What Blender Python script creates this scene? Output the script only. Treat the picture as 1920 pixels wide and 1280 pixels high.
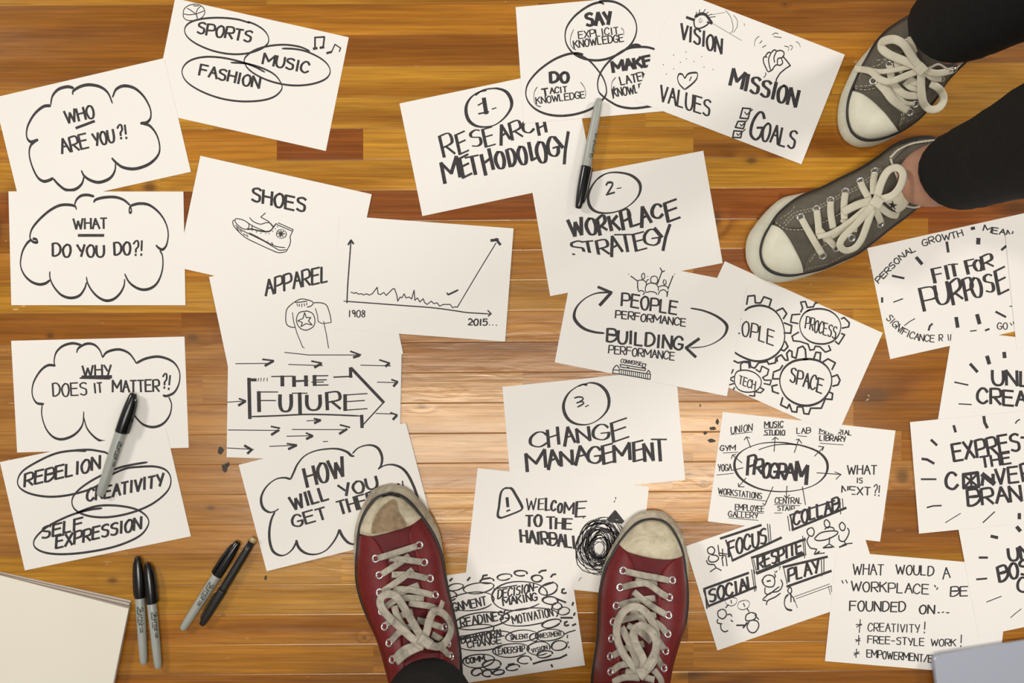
import bpy, bmesh, math, random
from mathutils import Vector, Matrix
from mathutils.bvhtree import BVHTree
for o in list(bpy.data.objects): bpy.data.objects.remove(o)
scene = bpy.context.scene
COL = scene.collection
R = math.radians
# ------------------------------------------------------------------ camera, world, lights, exposure
H = 1.40            # camera height above the floor (m)
PX = 0.00066        # metres of floor per photograph pixel
cam_d = bpy.data.cameras.new('camera'); cam = bpy.data.objects.new('camera', cam_d); COL.objects.link(cam)
cam_d.sensor_width = 36.0; cam_d.lens = 36.0 * H / (1920 * PX)
cam_d.clip_start = 0.02; cam.location = (0, 0, H)
scene.camera = cam
scene.view_settings.view_transform = 'Standard'; scene.view_settings.look = 'None'
scene.view_settings.gamma = 1.0; scene.view_settings.use_curve_mapping = False
scene.view_settings.exposure = 0.48
world = bpy.data.worlds.new('room_light'); scene.world = world; world.use_nodes = True
bg = world.node_tree.nodes['Background']
bg.inputs['Color'].default_value = (1.0, 0.96, 0.90, 1); bg.inputs['Strength'].default_value = 0.22

def lamp(name, loc, size_x, size_y, power, color, target=(0, 0, 0), spread=180):
    d = bpy.data.lights.new(name, 'AREA'); d.shape = 'RECTANGLE'; d.size = size_x; d.size_y = size_y
    d.energy = power; d.color = color; d.spread = R(spread)
    o = bpy.data.objects.new(name, d); COL.objects.link(o); o.location = loc
    o.rotation_euler = (Vector(target) - Vector(loc)).to_track_quat('-Z', 'Y').to_euler()
    return o
lamp('ceiling_light', (0.05, -0.36, 2.5), 1.8, 0.28, 22.5, (1.0, 0.955, 0.895), (0.05, -0.36, 0))
lamp('ceiling_light', (-3.0, 1.6, 2.5), 0.6, 0.6, 46, (1.0, 0.96, 0.91), (-0.5, 0.3, 0))
lamp('ceiling_light', (3.0, 1.6, 2.5), 0.6, 0.6, 40, (1.0, 0.96, 0.91), (0.5, 0.3, 0))

def P(px, py, z=0.0):
    """point at height z seen at photograph pixel (px, py)"""
    k = PX * (H - z) / H
    return Vector(((px - 960) * k, (640 - py) * k, z))

# ------------------------------------------------------------------ helpers
def link(name, me, mat=None, parent=None):
    o = bpy.data.objects.new(name, me); COL.objects.link(o)
    if mat is not None: me.materials.append(mat)
    if parent is not None: o.parent = parent
    return o
def mesh(name, verts, faces, mat=None, parent=None, smooth=False):
    me = bpy.data.meshes.new(name); me.from_pydata([tuple(v) for v in verts], [], faces); me.validate(); me.update()
    if smooth:
        for p in me.polygons: p.use_smooth = True
    return link(name, me, mat, parent)
def tag(o, label=None, cat=None, group=None, kind=None):
    if label: o['label'] = label
    if cat: o['category'] = cat
    if group: o['group'] = group
    if kind: o['kind'] = kind
    return o
def empty(name, loc):
    o = bpy.data.objects.new(name, None); COL.objects.link(o); o.location = loc; o.empty_display_size = 0.02
    return o
def srgb(r, g, b):
    f = lambda c: (c / 255 / 12.92) if c / 255 <= 0.04045 else ((c / 255 + 0.055) / 1.055) ** 2.4
    return (f(r), f(g), f(b), 1)
class NT:
    def __init__(s, name):
        s.m = bpy.data.materials.new(name); s.m.use_nodes = True; s.t = s.m.node_tree
        s.b = s.t.nodes['Principled BSDF']
    def n(s, typ, ins=None, **kw):
        nd = s.t.nodes.new(typ)
        for k, v in kw.items(): setattr(nd, k, v)
        for k, v in (ins or {}).items():
            if isinstance(v, bpy.types.NodeSocket): s.t.links.new(v, nd.inputs[k])
            else: nd.inputs[k].default_value = v
        return nd
    def l(s, a, b): s.t.links.new(a, b)
    def ramp(s, fac, stops):
        nd = s.n('ShaderNodeValToRGB', {'Fac': fac}); e = nd.color_ramp.elements
        while len(e) < len(stops): e.new(0.5)
        for k, (p, c) in enumerate(stops): e[k].position = p; e[k].color = c if len(c) == 4 else (*c, 1)
        return nd.outputs['Color']
    def mix(s, fac, a, b, blend='MIX'):
        nd = s.n('ShaderNodeMix', data_type='RGBA', blend_type=blend)
        for idx, v in ((0, fac), (6, a), (7, b)):
            if isinstance(v, bpy.types.NodeSocket): s.l(v, nd.inputs[idx])
            else: nd.inputs[idx].default_value = v
        return nd.outputs[2]
    def math(s, op, a, b=0.0):
        nd = s.n('ShaderNodeMath', operation=op)
        for i, v in enumerate((a, b)):
            if isinstance(v, bpy.types.NodeSocket): s.l(v, nd.inputs[i])
            else: nd.inputs[i].default_value = v
        return nd.outputs[0]
def simple(name, col, rough=0.5, metal=0.0, var=0.06, scale=400, bump=0.0, bscale=900, coat=0.0, spec=0.5):
    t = NT(name); co = t.n('ShaderNodeTexCoord').outputs['Object']
    nz = t.n('ShaderNodeTexNoise', {'Vector': co, 'Scale': scale, 'Detail': 3}).outputs['Fac']
    lo = tuple(c * (1 - var) for c in col[:3]) + (1,); hi = tuple(min(1, c * (1 + var)) for c in col[:3]) + (1,)
    t.l(t.ramp(nz, [(0.3, lo), (0.7, hi)]), t.b.inputs['Base Color'])
    t.b.inputs['Roughness'].default_value = rough; t.b.inputs['Metallic'].default_value = metal
    t.b.inputs['Coat Weight'].default_value = coat; t.b.inputs['Specular IOR Level'].default_value = spec
    if bump:
        bz = t.n('ShaderNodeTexNoise', {'Vector': co, 'Scale': bscale, 'Detail': 2}).outputs['Fac']
        t.l(t.n('ShaderNodeBump', {'Height': bz, 'Strength': bump, 'Distance': 0.0006}).outputs['Normal'], t.b.inputs['Normal'])
    return t.m
M_paper = simple('white_paper', srgb(236, 232, 225), 0.75, var=0.012, scale=6, spec=0.25)
M_ink = simple('black_marker_ink', srgb(56, 52, 53), 0.6, var=0.35, scale=260, spec=0.3)

def catmull(pts, n=6, closed=False):
    out = []; m = len(pts)
    if m < 3: return [Vector(p) for p in pts]
    pts = [Vector(p) for p in pts]
    for i in range(m if closed else m - 1):
        if closed: p0, p1, p2, p3 = pts[i - 1], pts[i], pts[(i + 1) % m], pts[(i + 2) % m]
        else: p0, p1, p2, p3 = pts[max(i - 1, 0)], pts[i], pts[i + 1], pts[min(i + 2, m - 1)]
        for k in range(n):
            t = k / n
            out.append(0.5 * ((2 * p1) + (p2 - p0) * t + (2 * p0 - 5 * p1 + 4 * p2 - p3) * t * t + (3 * p1 - p0 - 3 * p2 + p3) * t ** 3))
    if not closed: out.append(pts[-1])
    return out
# ------------------------------------------------------------------ the floor: one surface, planks as tinted faces
ROWS = [-330, -272, -214, -158, -102, -47, 8, 66, 124, 182, 241, 300, 357, 415, 471, 527, 584, 642, 699, 756, 813, 869, 925, 982, 1038, 1094, 1150, 1206, 1262, 1318, 1374, 1430, 1486, 1542, 1598]
GOLD, AMB, BRN, RED, TAN = (190, 136, 44), (180, 120, 36), (152, 94, 24), (148, 82, 26), (180, 126, 64)
JOINTS = {8: [(-900, GOLD), (250, BRN), (340, AMB), (1030, AMB), (1720, BRN)]}
def seg(y, *a): JOINTS[y] = a
seg(8, (-900, BRN), (334, AMB), (1010, BRN), (1800, BRN)); seg(66, (-900, BRN), (480, BRN), (1120, AMB), (1700, BRN))
seg(-47, (-900, GOLD), (500, GOLD), (1150, BRN)); seg(124, (-900, AMB), (240, GOLD), (980, AMB), (1560, GOLD))
seg(182, (-900, GOLD), (400, GOLD), (1210, GOLD)); seg(241, (-900, AMB), (519, RED), (681, GOLD), (1300, AMB))
seg(300, (-900, GOLD), (300, GOLD), (1180, GOLD)); seg(357, (-900, RED), (500, RED), (1270, RED), (1460, RED))
seg(415, (-900, BRN), (700, AMB), (1330, AMB), (1740, RED)); seg(471, (-900, AMB), (800, AMB), (1300, RED), (1500, AMB))
seg(527, (-900, GOLD), (420, GOLD), (1300, GOLD)); seg(584, (-900, BRN), (340, BRN), (900, AMB), (1250, AMB), (1600, GOLD))
seg(642, (-900, TAN), (600, BRN), (1180, BRN)); seg(699, (-900, TAN), (380, TAN), (980, BRN), (1500, BRN))
seg(756, (-900, TAN), (500, TAN), (1180, TAN), (1600, BRN)); seg(813, (-900, TAN), (640, TAN), (1300, TAN), (1690, BRN))
seg(869, (-900, TAN), (700, AMB), (1260, TAN)); seg(925, (-900, TAN), (480, AMB), (800, GOLD), (1180, TAN), (1660, BRN))
seg(982, (-900, TAN), (240, TAN), (700, AMB), (1180, BRN), (1640, BRN)); seg(1038, (-900, GOLD), (640, GOLD), (1200, AMB), (1640, GOLD))
seg(1094, (-900, GOLD), (700, AMB), (1240, AMB)); seg(1150, (-900, AMB), (860, BRN), (1290, AMB)); seg(1206, (-900, AMB), (700, AMB), (1300, AMB)); seg(1262, (-900, BRN), (760, AMB), (1290, BRN))
ROWS = [-330 - 57 * k for k in range(22, 0, -1)] + ROWS + [1598 + 56 * k for k in range(1, 23)]
rng = random.Random(7)
vs, fs, cols, rnds = [], [], [], []
for i in range(len(ROWS) - 1):
    y0, y1 = ROWS[i], ROWS[i + 1]
    sg = list(JOINTS.get(y0, []))
    r2 = random.Random(i)
    if not sg:
        x = -900
        while x < 2700: sg.append((x, rng.choice([GOLD, AMB, BRN, TAN]))); x += rng.randint(500, 900)
    sg = [(-2600, r2.choice([GOLD, AMB, BRN])), (-1700, r2.choice([GOLD, AMB, BRN]))] + sg + [(2750, r2.choice([GOLD, AMB, BRN])), (3600, r2.choice([GOLD, AMB, BRN]))]
    sg = sorted(sg, key=lambda q: q[0])
    for k, (x0, c) in enumerate(sg):
        x1 = sg[k + 1][0] if k + 1 < len(sg) else 4500
        b = len(vs)
        for (x, y) in ((x0, y1), (x1, y1), (x1, y0), (x0, y0)): vs.append(P(x, y - 0.006 * (x - 700), 0))
        fs.append((b, b + 1, b + 2, b + 3)); j = rng.uniform(0.93, 1.06)
        cols.append(tuple(min(1, v * j) for v in srgb(*c)[:3]) + (1,)); rnds.append(rng.random())
me = bpy.data.meshes.new('floor'); me.from_pydata([tuple(v) for v in vs], [], fs)
ca = me.color_attributes.new('tint', 'FLOAT_COLOR', 'CORNER'); ra = me.attributes.new('rnd', 'FLOAT', 'FACE')
uv = me.uv_layers.new(name='plank')
for p in me.polygons:
    ra.data[p.index].value = rnds[p.index]
    for q, li in enumerate(p.loop_indices):
        ca.data[li].color = cols[p.index]
        uv.data[li].uv = (0 if q in (0, 3) else 1, 0 if q < 2 else 1)
t = NT('oiled_pine_planks')
geo = t.n('ShaderNodeTexCoord').outputs['Object']
rnd = t.n('ShaderNodeAttribute', attribute_name='rnd').outputs['Fac']
tint = t.n('ShaderNodeAttribute', attribute_name='tint').outputs['Color']
off = t.n('ShaderNodeCombineXYZ', {'X': t.math('MULTIPLY', rnd, 17.0), 'Y': t.math('MULTIPLY', rnd, 31.0), 'Z': t.math('MULTIPLY', rnd, 9.0)}).outputs[0]
pos = t.n('ShaderNodeVectorMath', {0: geo, 1: off}, operation='ADD').outputs[0]
def stretched(sx, sy, scale, detail=4, dist=0.0, src=None):
    mp = t.n('ShaderNodeMapping', {'Vector': src or pos, 'Scale': (sx, sy, 1)}).outputs[0]
    return t.n('ShaderNodeTexNoise', {'Vector': mp, 'Scale': scale, 'Detail': detail, 'Distortion': dist}).outputs['Fac']
# knots bend the grain round them
KN = [(281, 351, 15, 11), (1409, 301, 13, 8), (94, 629, 8, 7), (361, 633, 16, 8), (1636, 742, 46, 22), (1692, 893, 17, 18), (211, 1088, 12, 7), (683, 1196, 5, 4), (1290, 1266, 34, 9), (1472, 8, 6, 4), (1344, 412, 10, 17), (-6, 430, 12, 36), (1745, 640, 36, 18), (1320, 905, 9, 6), (1290, 888, 10, 6), (395, 952, 10, 5), (790, 760, 10, 5), (1905, 388, 30, 16)]
bend = None; dark = None
for (kx, ky, kr, kh) in KN:
    c = P(kx, ky)
    mp = t.n('ShaderNodeMapping', {'Vector': geo, 'Location': (-c.x / (kr * PX), -c.y / (kh * PX), 0), 'Scale': (1 / (kr * PX), 1 / (kh * PX), 0)}).outputs[0]
    d = t.n('ShaderNodeVectorMath', {0: mp}, operation='LENGTH').outputs['Value']
    g = t.math('DIVIDE', 1.0, t.math('ADD', 1.0, t.math('POWER', t.math('MULTIPLY', d, 0.45), 3.0)))
    k = t.math('DIVIDE', 1.0, t.math('ADD', 1.0, t.math('POWER', t.math('MULTIPLY', d, 1.35), 4.0)))
    bend = g if bend is None else t.math('ADD', bend, g); dark = k if dark is None else t.math('MAXIMUM', dark, k)
warp = t.n('ShaderNodeSeparateXYZ', {'Vector': pos})
wob = stretched(2.2, 9.0, 1.0, 3)
yy = t.math('ADD', t.math('ADD', t.math('MULTIPLY', warp.outputs['Y'], 120.0), t.math('MULTIPLY', wob, 9.0)), t.math('MULTIPLY', bend, 7.0))
ring = t.math('ADD', t.math('MULTIPLY', t.math('SINE', yy), 0.5), 0.5)
ringmask = stretched(1.1, 6.0, 1.6, 2)
ring = t.math('MULTIPLY', t.math('POWER', ring, 2.2), t.ramp(ringmask, [(0.38, (0, 0, 0)), (0.66, (1, 1, 1))]))
fine = stretched(7.0, 240.0, 1.0, 5)
fine2 = stretched(16.0, 620.0, 1.0, 3)
broad = stretched(1.6, 14.0, 1.5, 4, 0.6)
col = t.mix(t.math('MULTIPLY', ring, 0.75), tint, t.mix(1.0, tint, (0.58, 0.42, 0.26, 1), 'MULTIPLY'))
col = t.mix(1.0, col, t.ramp(fine, [(0.30, (0.74, 0.69, 0.60)), (0.70, (1.14, 1.14, 1.10))]), 'MULTIPLY')
col = t.mix(1.0, col, t.ramp(fine2, [(0.32, (0.82, 0.78, 0.70)), (0.68, (1.10, 1.10, 1.08))]), 'MULTIPLY')
col = t.mix(1.0, col, t.ramp(broad, [(0.25, (0.76, 0.70, 0.60)), (0.55, (1.0, 1.0, 1.0)), (0.8, (1.14, 1.15, 1.16))]), 'MULTIPLY')
col = t.mix(t.math('MULTIPLY', dark, 0.72), col, (0.075, 0.030, 0.010, 1))
# dark seams between the planks, every row a little different
suv = t.n('ShaderNodeSeparateXYZ', {'Vector': t.n('ShaderNodeUVMap', uv_map='plank').outputs[0]})
edge = t.math('MINIMUM', suv.outputs['Y'], t.math('SUBTRACT', 1.0, suv.outputs['Y']))
seam = t.ramp(edge, [(0.0, (1, 1, 1)), (0.028, (0, 0, 0))])
seamn = stretched(3.0, 3.0, 2.0, 2)
col = t.mix(t.math('MULTIPLY', seam, t.math('MULTIPLY', seamn, 0.75)), col, (0.10, 0.045, 0.016, 1))
# pale dents and scratches, small dark pits
sc = stretched(26.0, 110.0, 1.0, 2, 1.2, geo)
scm = stretched(3.0, 3.0, 1.3, 2, 0, geo)
scr = t.math('MULTIPLY', t.ramp(sc, [(0.735, (0, 0, 0)), (0.765, (1, 1, 1))]), t.ramp(scm, [(0.45, (0, 0, 0)), (0.6, (1, 1, 1))]))
col = t.mix(t.math('MULTIPLY', scr, 0.55), col, (0.80, 0.62, 0.36, 1))
pit = t.n('ShaderNodeTexVoronoi', {'Vector': t.n('ShaderNodeMapping', {'Vector': geo, 'Scale': (1.0, 1.6, 1)}).outputs[0], 'Scale': 13.0, 'Randomness': 1.0}).outputs['Distance']
pitm = stretched(4.0, 4.0, 1.7, 1, 0, geo)
pt = t.math('MULTIPLY', t.ramp(pit, [(0.028, (1, 1, 1)), (0.045, (0, 0, 0))]), t.ramp(pitm, [(0.5, (0, 0, 0)), (0.55, (1, 1, 1))]))
col = t.mix(t.math('MULTIPLY', pt, 0.7), col, (0.10, 0.05, 0.02, 1))
t.l(col, t.b.inputs['Base Color'])
rg = stretched(5.0, 30.0, 1.2, 3, 0, geo)
t.l(t.ramp(rg, [(0.3, (0.17, 0.17, 0.17)), (0.7, (0.29, 0.29, 0.29))]), t.b.inputs['Roughness'])
t.b.inputs['Specular IOR Level'].default_value = 0.7; t.b.inputs['Specular Tint'].default_value = (1.0, 0.88, 0.70, 1)
hh = t.math('ADD', t.math('MULTIPLY', fine, 0.4), t.math('ADD', t.math('MULTIPLY', ring, -0.5), t.math('MULTIPLY', seam, -0.5)))
hh = t.math('ADD', hh, t.math('ADD', t.math('MULTIPLY', broad, 1.5), t.math('MULTIPLY', scr, -1.5)))
wave = stretched(9.0, 26.0, 1.6, 3, 0.8, geo)
hh = t.math('ADD', hh, t.math('MULTIPLY', wave, 1.1))
t.l(t.n('ShaderNodeBump', {'Height': hh, 'Strength': 0.35, 'Distance': 0.0008}).outputs['Normal'], t.b.inputs['Normal'])
floor = link('floor', me, t.m); tag(floor, 'honey coloured wooden plank floor with knots and scratches', 'floor', kind='structure')
# three old dark paint splashes on the boards
M_stain = simple('dried_dark_paint', srgb(44, 28, 14), 0.5, var=0.3, scale=200)
# ------------------------------------------------------------------ marker strokes on paper
GL = {'A': '0049 4990 2474', 'B': '0009 ~09798505 ~0595824000', 'C': '~87693906024082', 'D': '0009 ~095986723000', 'E': '0900 0989 0575 0080',
 'F': '0900 0989 0575', 'G': '~8769390602407183 8384 8444', 'H': '0900 8980 0585', 'I': '4940', 'J': '~4941200', 'K': '0900 8904 2680', 'L': '0900 0070',
 'M': '0009 0943 4389 8980', 'N': '0009 0980 8089', 'O': '~4917042060847849', 'P': '0009 ~0979852404', 'Q': '~4917042060847849 5280', 'R': '0009 ~0979852404 3480',
 'S': '~885918164574714001', 'T': '0989 4940', 'U': '~090320608389', 'V': '0940 4089', 'W': '0920 2047 4760 6089', 'X': '0980 0089', 'Y': '0944 8940', 'Z': '0989 8900 0080',
 '0': '~4917042060847849', '1': '4940', '2': '~173968856400 0080', '3': '~1859774574713001', '5': '8919 1915 ~156684713001', '8': '~6839174573501113557768', '9': '~774918264477 7770',
 '?': '~07396976444342 4140', '!': '4943 4140', '.': '0001', ',': '1200', '-': '0474', '/': '0089', ' ': '',
 'h': '0900 ~003565 6560'.replace('003565', '0334656400'), 'a': '~5525154111305155 5550', 'r': '0500 ~023555', 'p': '0500 ~052555513000', 'i': '0500 0807', 'e': '~035355251502113051'}
GL['h'] = '0900 ~02345560'; GL['a'] = '~553513112051 5650'; GL['r'] = '0600 ~034665'; GL['p'] = '0602 ~054663512011'; GL['i'] = '0600 0809'; GL['e'] = '~035455361612005011'
WD = {'I': 0.34, '!': 0.3, '.': 0.12, ',': 0.2, 'M': 1.15, 'W': 1.2, 'L': 0.75, 'J': .5, '1': 0.4, ' ': 0.5, '-': .7, 'i': .12, 'r': .6, '/': .7}
GAP = 0.24
def parse(tok):
    sm = tok.startswith('~'); tok = tok.lstrip('~'); return sm, [(int(tok[i]), int(tok[i + 1])) for i in range(0, len(tok) - 1, 2)]
class Ink:
    fat = 1.1; sub = False
    """collects brush strokes as flat ribbons in photograph pixels; a flat nib makes one direction thick, the other thin"""
    def __init__(s, crop): s.ox, s.oy, s.k = crop; s.v = []; s.f = []; s.z = []; s.ns = 0; s.rg = random.Random(int(crop[0] * 7 + crop[1]))
    def w(s, d, w, con, nib):
        if con >= 1: return w
        c = math.cos(math.atan2(d[1], d[0]) - nib)
        return w * math.sqrt((1 - c * c) + con * con * c * c)
    def px(s, p): return Vector((s.ox + p[0] / s.k, s.oy + p[1] / s.k))
    def strip(s, pts, w, con=1.0, nib=0.0, taper=True, ext=0.0):
        """pts, w in photo px"""
        n = len(pts)
        if n < 2: return
        if ext:
            pts = list(pts); d = (pts[0] - pts[1]); d = d.normalized() if d.length > 1e-6 else d; pts[0] = pts[0] + d * ext
            d = (pts[-1] - pts[-2]); d = d.normalized() if d.length > 1e-6 else d; pts[-1] = pts[-1] + d * ext
        if s.sub:
            pts = [a.lerp(b, k / 8) for a, b in zip(pts, pts[1:]) for k in range(8)] + [pts[-1]]; n = len(pts); taper = False
        b = len(s.v); s.ns += 1
        for i in range(n):
            a, c = pts[max(i - 1, 0)], pts[min(i + 1, n - 1)]; d = c - a
            if d.length < 1e-6: d = Vector((1, 0))
            d.normalize(); hw = s.w(d, w, con, nib) / 2
            if taper and n > 4:
                e = min(i, n - 1 - i)
                if e < 2: hw *= (0.55, 0.85)[e]
            nn = Vector((-d.y, d.x)) * hw
            s.v += [pts[i] + nn, pts[i] - nn]
        for i in range(n - 1): s.f.append((b + 2 * i, b + 2 * i + 2, b + 2 * i + 3, b + 2 * i + 1))
    def L(s, txt, w, con=1.0, nib=0.0):
        pts = [s.px([float(q) for q in t.split(',')]) for t in txt.split()]; w = w / s.k * 1.02
        for a, b in zip(pts, pts[1:]): s.strip([a, b], w, con, nib, ext=w * 0.25)
    def LL(s, w, *txts, **kw):
        for q in txts: s.L(q, w, **kw)
    def S(s, txt, w, con=0.45, nib=1.45, n=6):
        pts = [s.px([float(q) for q in t.split(',')]) for t in txt.split()]
        s.strip(catmull(pts, n), w / s.k * 1.08, con, nib)
    def SS(s, w, *txts, **kw):
        for q in txts: s.S(q, w, **kw)
    def E(s, cx, cy, rx, ry, rot=0, w=10, a0=0, a1=380, con=0.55, nib=0.4):
        pts = []
        for i in range(29):
            a = R(a0 + (a1 - a0) * i / 28); q = 1 + 0.03 * math.sin(3 * a + cx)
            x, y = rx * q * math.cos(a), ry * q * math.sin(a); c, n_ = math.cos(R(rot)), math.sin(R(rot))
            pts.append(s.px((cx + x * c - y * n_, cy + x * n_ + y * c)))
        s.strip(pts, w / s.k * 1.0, con, nib)
    def dots(s, txt, w):
        for q in txt.split():
            x, y = [float(v) for v in q.split(',')]; c = s.px((x, y)); r = w / s.k / 2; b = len(s.v)
            s.v += [c + Vector((math.cos(i * 1.0472) * r, -math.sin(i * 1.0472) * r)) for i in range(6)]; s.f.append(tuple(range(b, b + 6)))
    def glyph(s, ch, o, ex, ey, w, con, nib):
        """o origin, ex/ey vectors of one glyph width / cap height, photo px"""
        for tok in GL[ch].split():
            sm, pts = parse(tok); q = []
            wd = 9.0 if ch in 'I!.,i' else 8.0
            for (gx, gy) in pts: q.append(o + ex * (gx / wd) + ey * (gy / 9.0))
            if sm: s.strip(catmull(q, 4), w, con, nib, taper=False, ext=w * 0.1)
            else: s.strip(q, w, con, nib, ext=w * 0.22)
    def T(s, txt, x0, y0, x1, y1, h, w, up=None, h1=None, con=0.75, nib=0.0, jit=0.03):
        a, b = s.px((x0, y0)), s.px((x1, y1)); h /= s.k; h1 = h1 / s.k if h1 else h; w = w / s.k * s.fat
        tot = sum(WD.get(c, 0.8) for c in txt) + GAP * (len(txt) - 1); d = b - a
        e = d.normalized(); u = Vector((e.y, -e.x))
        if up: u = Vector(up).normalized()
        pos = 0.0
        for ch in txt:
            wd = WD.get(ch, 0.8); hh = h + (h1 - h) * (pos + wd / 2) / tot
            j = s.rg.uniform(-jit, jit); jr = s.rg.uniform(-jit, jit)
            ey = Vector((u.x * math.cos(jr) - u.y * math.sin(jr), u.x * math.sin(jr) + u.y * math.cos(jr))) * hh * (1 + j * 0.5)
            s.glyph(ch, a + d * (pos / tot) + u * hh * j, d * (wd / tot), ey, w, con, nib); pos += wd + GAP
    def TC(s, txt, path, h, w):
        pts = catmull([s.px([float(q) for q in t.split(',')]) for t in path.split()], 12); acc = [0.0]
        for p, q in zip(pts, pts[1:]): acc.append(acc[-1] + (q - p).length)
        tot = sum(WD.get(c, 0.8) for c in txt) + GAP * (len(txt) - 1); h /= s.k; w = w / s.k * s.fat; pos = 0
        def at(x):
            x = max(0, min(acc[-1], x))
            for i in range(len(acc) - 1):
                if x <= acc[i + 1]: return pts[i].lerp(pts[i + 1], (x - acc[i]) / max(1e-9, acc[i + 1] - acc[i]))
            return pts[-1]
        for ch in txt:
            wd = WD.get(ch, 0.8); a = at(acc[-1] * pos / tot); b = at(acc[-1] * (pos + wd) / tot); pos += wd + GAP
            e = (at(acc[-1] * min(1, pos / tot)) - a).normalized(); s.glyph(ch, a, b - a, Vector((e.y, -e.x)) * h, w, 0.8, 0)
    def build(s, name, z, parent):
        if not s.v: return
        # every stroke lies a hair above the one before, as wet ink over dry
        lvl = s.levels()
        return mesh(name, [P(v.x, v.y, z + l * 1.6e-6) for v, l in zip(s.v, lvl)], s.f, M_ink, parent)
    def levels(s):
        out = [0] * len(s.v); cur = 0; last = -1
        for f in s.f:
            if min(f) > last: cur += 1
            last = max(f)
            for i in f: out[i] = cur % 40
        return out
PAPER_T = 0.00025
class Card:
    def __init__(s, quad, level, crop, label):
        s.z = 0.0001 + level * 0.00036
        pts = [P(x, y, s.z) for x, y in quad]; zt = s.z + PAPER_T
        vs = [Vector((p.x, p.y, s.z)) for p in pts] + [Vector((p.x, p.y, zt)) for p in pts]
        # corners come clockwise in the picture
        fs = [(7, 6, 5, 4), (0, 1, 2, 3)] + [(i, i + 4, (i + 1) % 4 + 4, (i + 1) % 4) for i in range(4)]
        s.o = mesh('paper_sheet', vs, fs, M_paper)
        tag(s.o, label, 'paper', 'white sheets of marker notes laid out on the floor')
        if crop: s.t = Ink(crop); s.d = Ink(crop)
    def done(s):
        s.t.build('lettering', s.z + PAPER_T + 0.00005, s.o); s.d.build('drawing', s.z + PAPER_T + 0.00007, s.o)
# ------------------------------------------------------------------ the sheets, left part of the floor
c = Card([(-11, 183), (308, 109), (358, 322), (40, 393)], 1, (0, 0, 3.5556), 'white sheet asking WHO ARE YOU inside a cloud, upper left')
c.d.SS(20, "255,930 205,945 178,910 185,840 230,760 290,710 340,705", "338,700 350,640 390,595 450,578 492,588", "485,632 490,605 540,575 600,565 670,580 720,620 750,690",
 "750,650 775,595 830,572 900,590 960,645 1000,720 1005,780 980,815 935,822", "950,822 1000,840 1045,900 1065,980 1050,1040 990,1095 900,1125 820,1115 770,1080 745,1052",
 "770,1085 765,1140 730,1190 660,1215 600,1200 560,1170 542,1135", "560,1175 545,1225 500,1262 440,1265 390,1230 355,1190", "355,1185 330,1200 290,1208 250,1180 215,1110 195,1030 205,970 250,928")
c.t.T('WHO', 445, 825, 632, 780, 82, 15); c.d.L("508,853 628,808", 18)
c.t.T('ARE', 415, 1025, 592, 985, 95, 15); c.t.T('YOU', 628, 972, 765, 945, 82, 15); c.t.T('?!', 790, 930, 850, 922, 92, 13)
c.done()
c = Card([(328.5, -3), (654, 70), (611, 283), (285.5, 210)], 0, (300, 0, 4.2667), 'white sheet of three ovals reading SPORTS, MUSIC and FASHION')
c.d.SS(7, "185,110 195,70 240,40 300,35 345,60 358,100 335,140 280,162 220,162 190,140 185,110", "215,65 250,85 290,118 300,150", "185,110 230,118 290,112", "330,45 300,75 290,110 300,150", "265,45 290,48 310,45", "290,112 320,100 355,85", con=.9)
c.d.SS(15, "720,185 620,155 480,142 340,150 240,180 198,230 215,290 290,350 420,405 560,432 690,428 800,395 860,350 868,300 835,245 770,200 700,172",
 "1200,410 1120,375 1000,358 870,368 760,400 690,450 675,495 710,555 800,615 920,660 1060,683 1200,675 1310,640 1358,590 1350,530 1290,470 1180,415 1080,392 975,388",
 "840,578 760,535 650,495 500,462 360,455 250,480 190,530 178,590 220,660 330,730 480,785 640,810 800,805 910,775 970,720 970,670 920,600 830,550 700,510 565,500", con=.5)
U = (0.2, -1)
c.t.T('SPORTS', 295, 265, 725, 335, 88, 18, up=U); c.t.T('MUSIC', 820, 508, 1185, 588, 85, 18, up=U); c.t.T('FASHION', 312, 600, 790, 705, 85, 18, up=U)
c.d.LL(14, "1240,385 1240,300 1315,295 1305,380"); c.d.LL(20, "1228,390 1255,385", "1282,382 1310,377"); c.d.LL(18, "1335,425 1372,415"); c.d.LL(10, "1370,420 1400,355", "1400,355 1445,385 1435,412")
c.done()
c = Card([(16, 358.7), (344, 359), (347.8, 572), (21.3, 572)], 2, (0, 340, 4.9222), 'white sheet asking WHAT DO YOU DO inside a cloud')
c.d.SS(25, "705,262 690,228 620,215 540,225 450,275 360,355 300,430 278,490 280,530 310,560 345,560 335,535 300,528", "690,215 705,170 750,132 810,125 870,140", "865,195 885,168 960,148 1060,145 1140,170 1200,220",
 "1212,220 1195,250 1195,285 1212,280 1210,240", "1205,225 1280,205 1370,215 1450,270 1510,345 1545,430 1552,510 1535,590 1500,628 1460,610 1440,585", "1475,635 1500,690 1502,790 1480,880 1440,950 1380,990 1310,998 1240,970 1185,920 1150,850",
 "1150,900 1145,960 1110,1030 1050,1085 980,1100 910,1070 850,1010 810,940 797,880", "798,930 780,990 730,1055 650,1075 570,1050 510,990 475,930 460,880 460,830", "460,910 420,940 360,950 290,925 230,870 195,800 190,730 210,640 250,570 285,540")
c.d.L("725,498 955,498", 26)
c.t.T('WHAT', 682, 440, 985, 432, 95, 18); c.t.T('DO', 488, 690, 650, 690, 112, 21); c.t.T('YOU', 715, 694, 960, 690, 105, 21); c.t.T('DO', 1058, 675, 1205, 670, 112, 21); c.t.T('?!', 1225, 680, 1315, 685, 135, 17, up=(.06, -1))
c.done()
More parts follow.
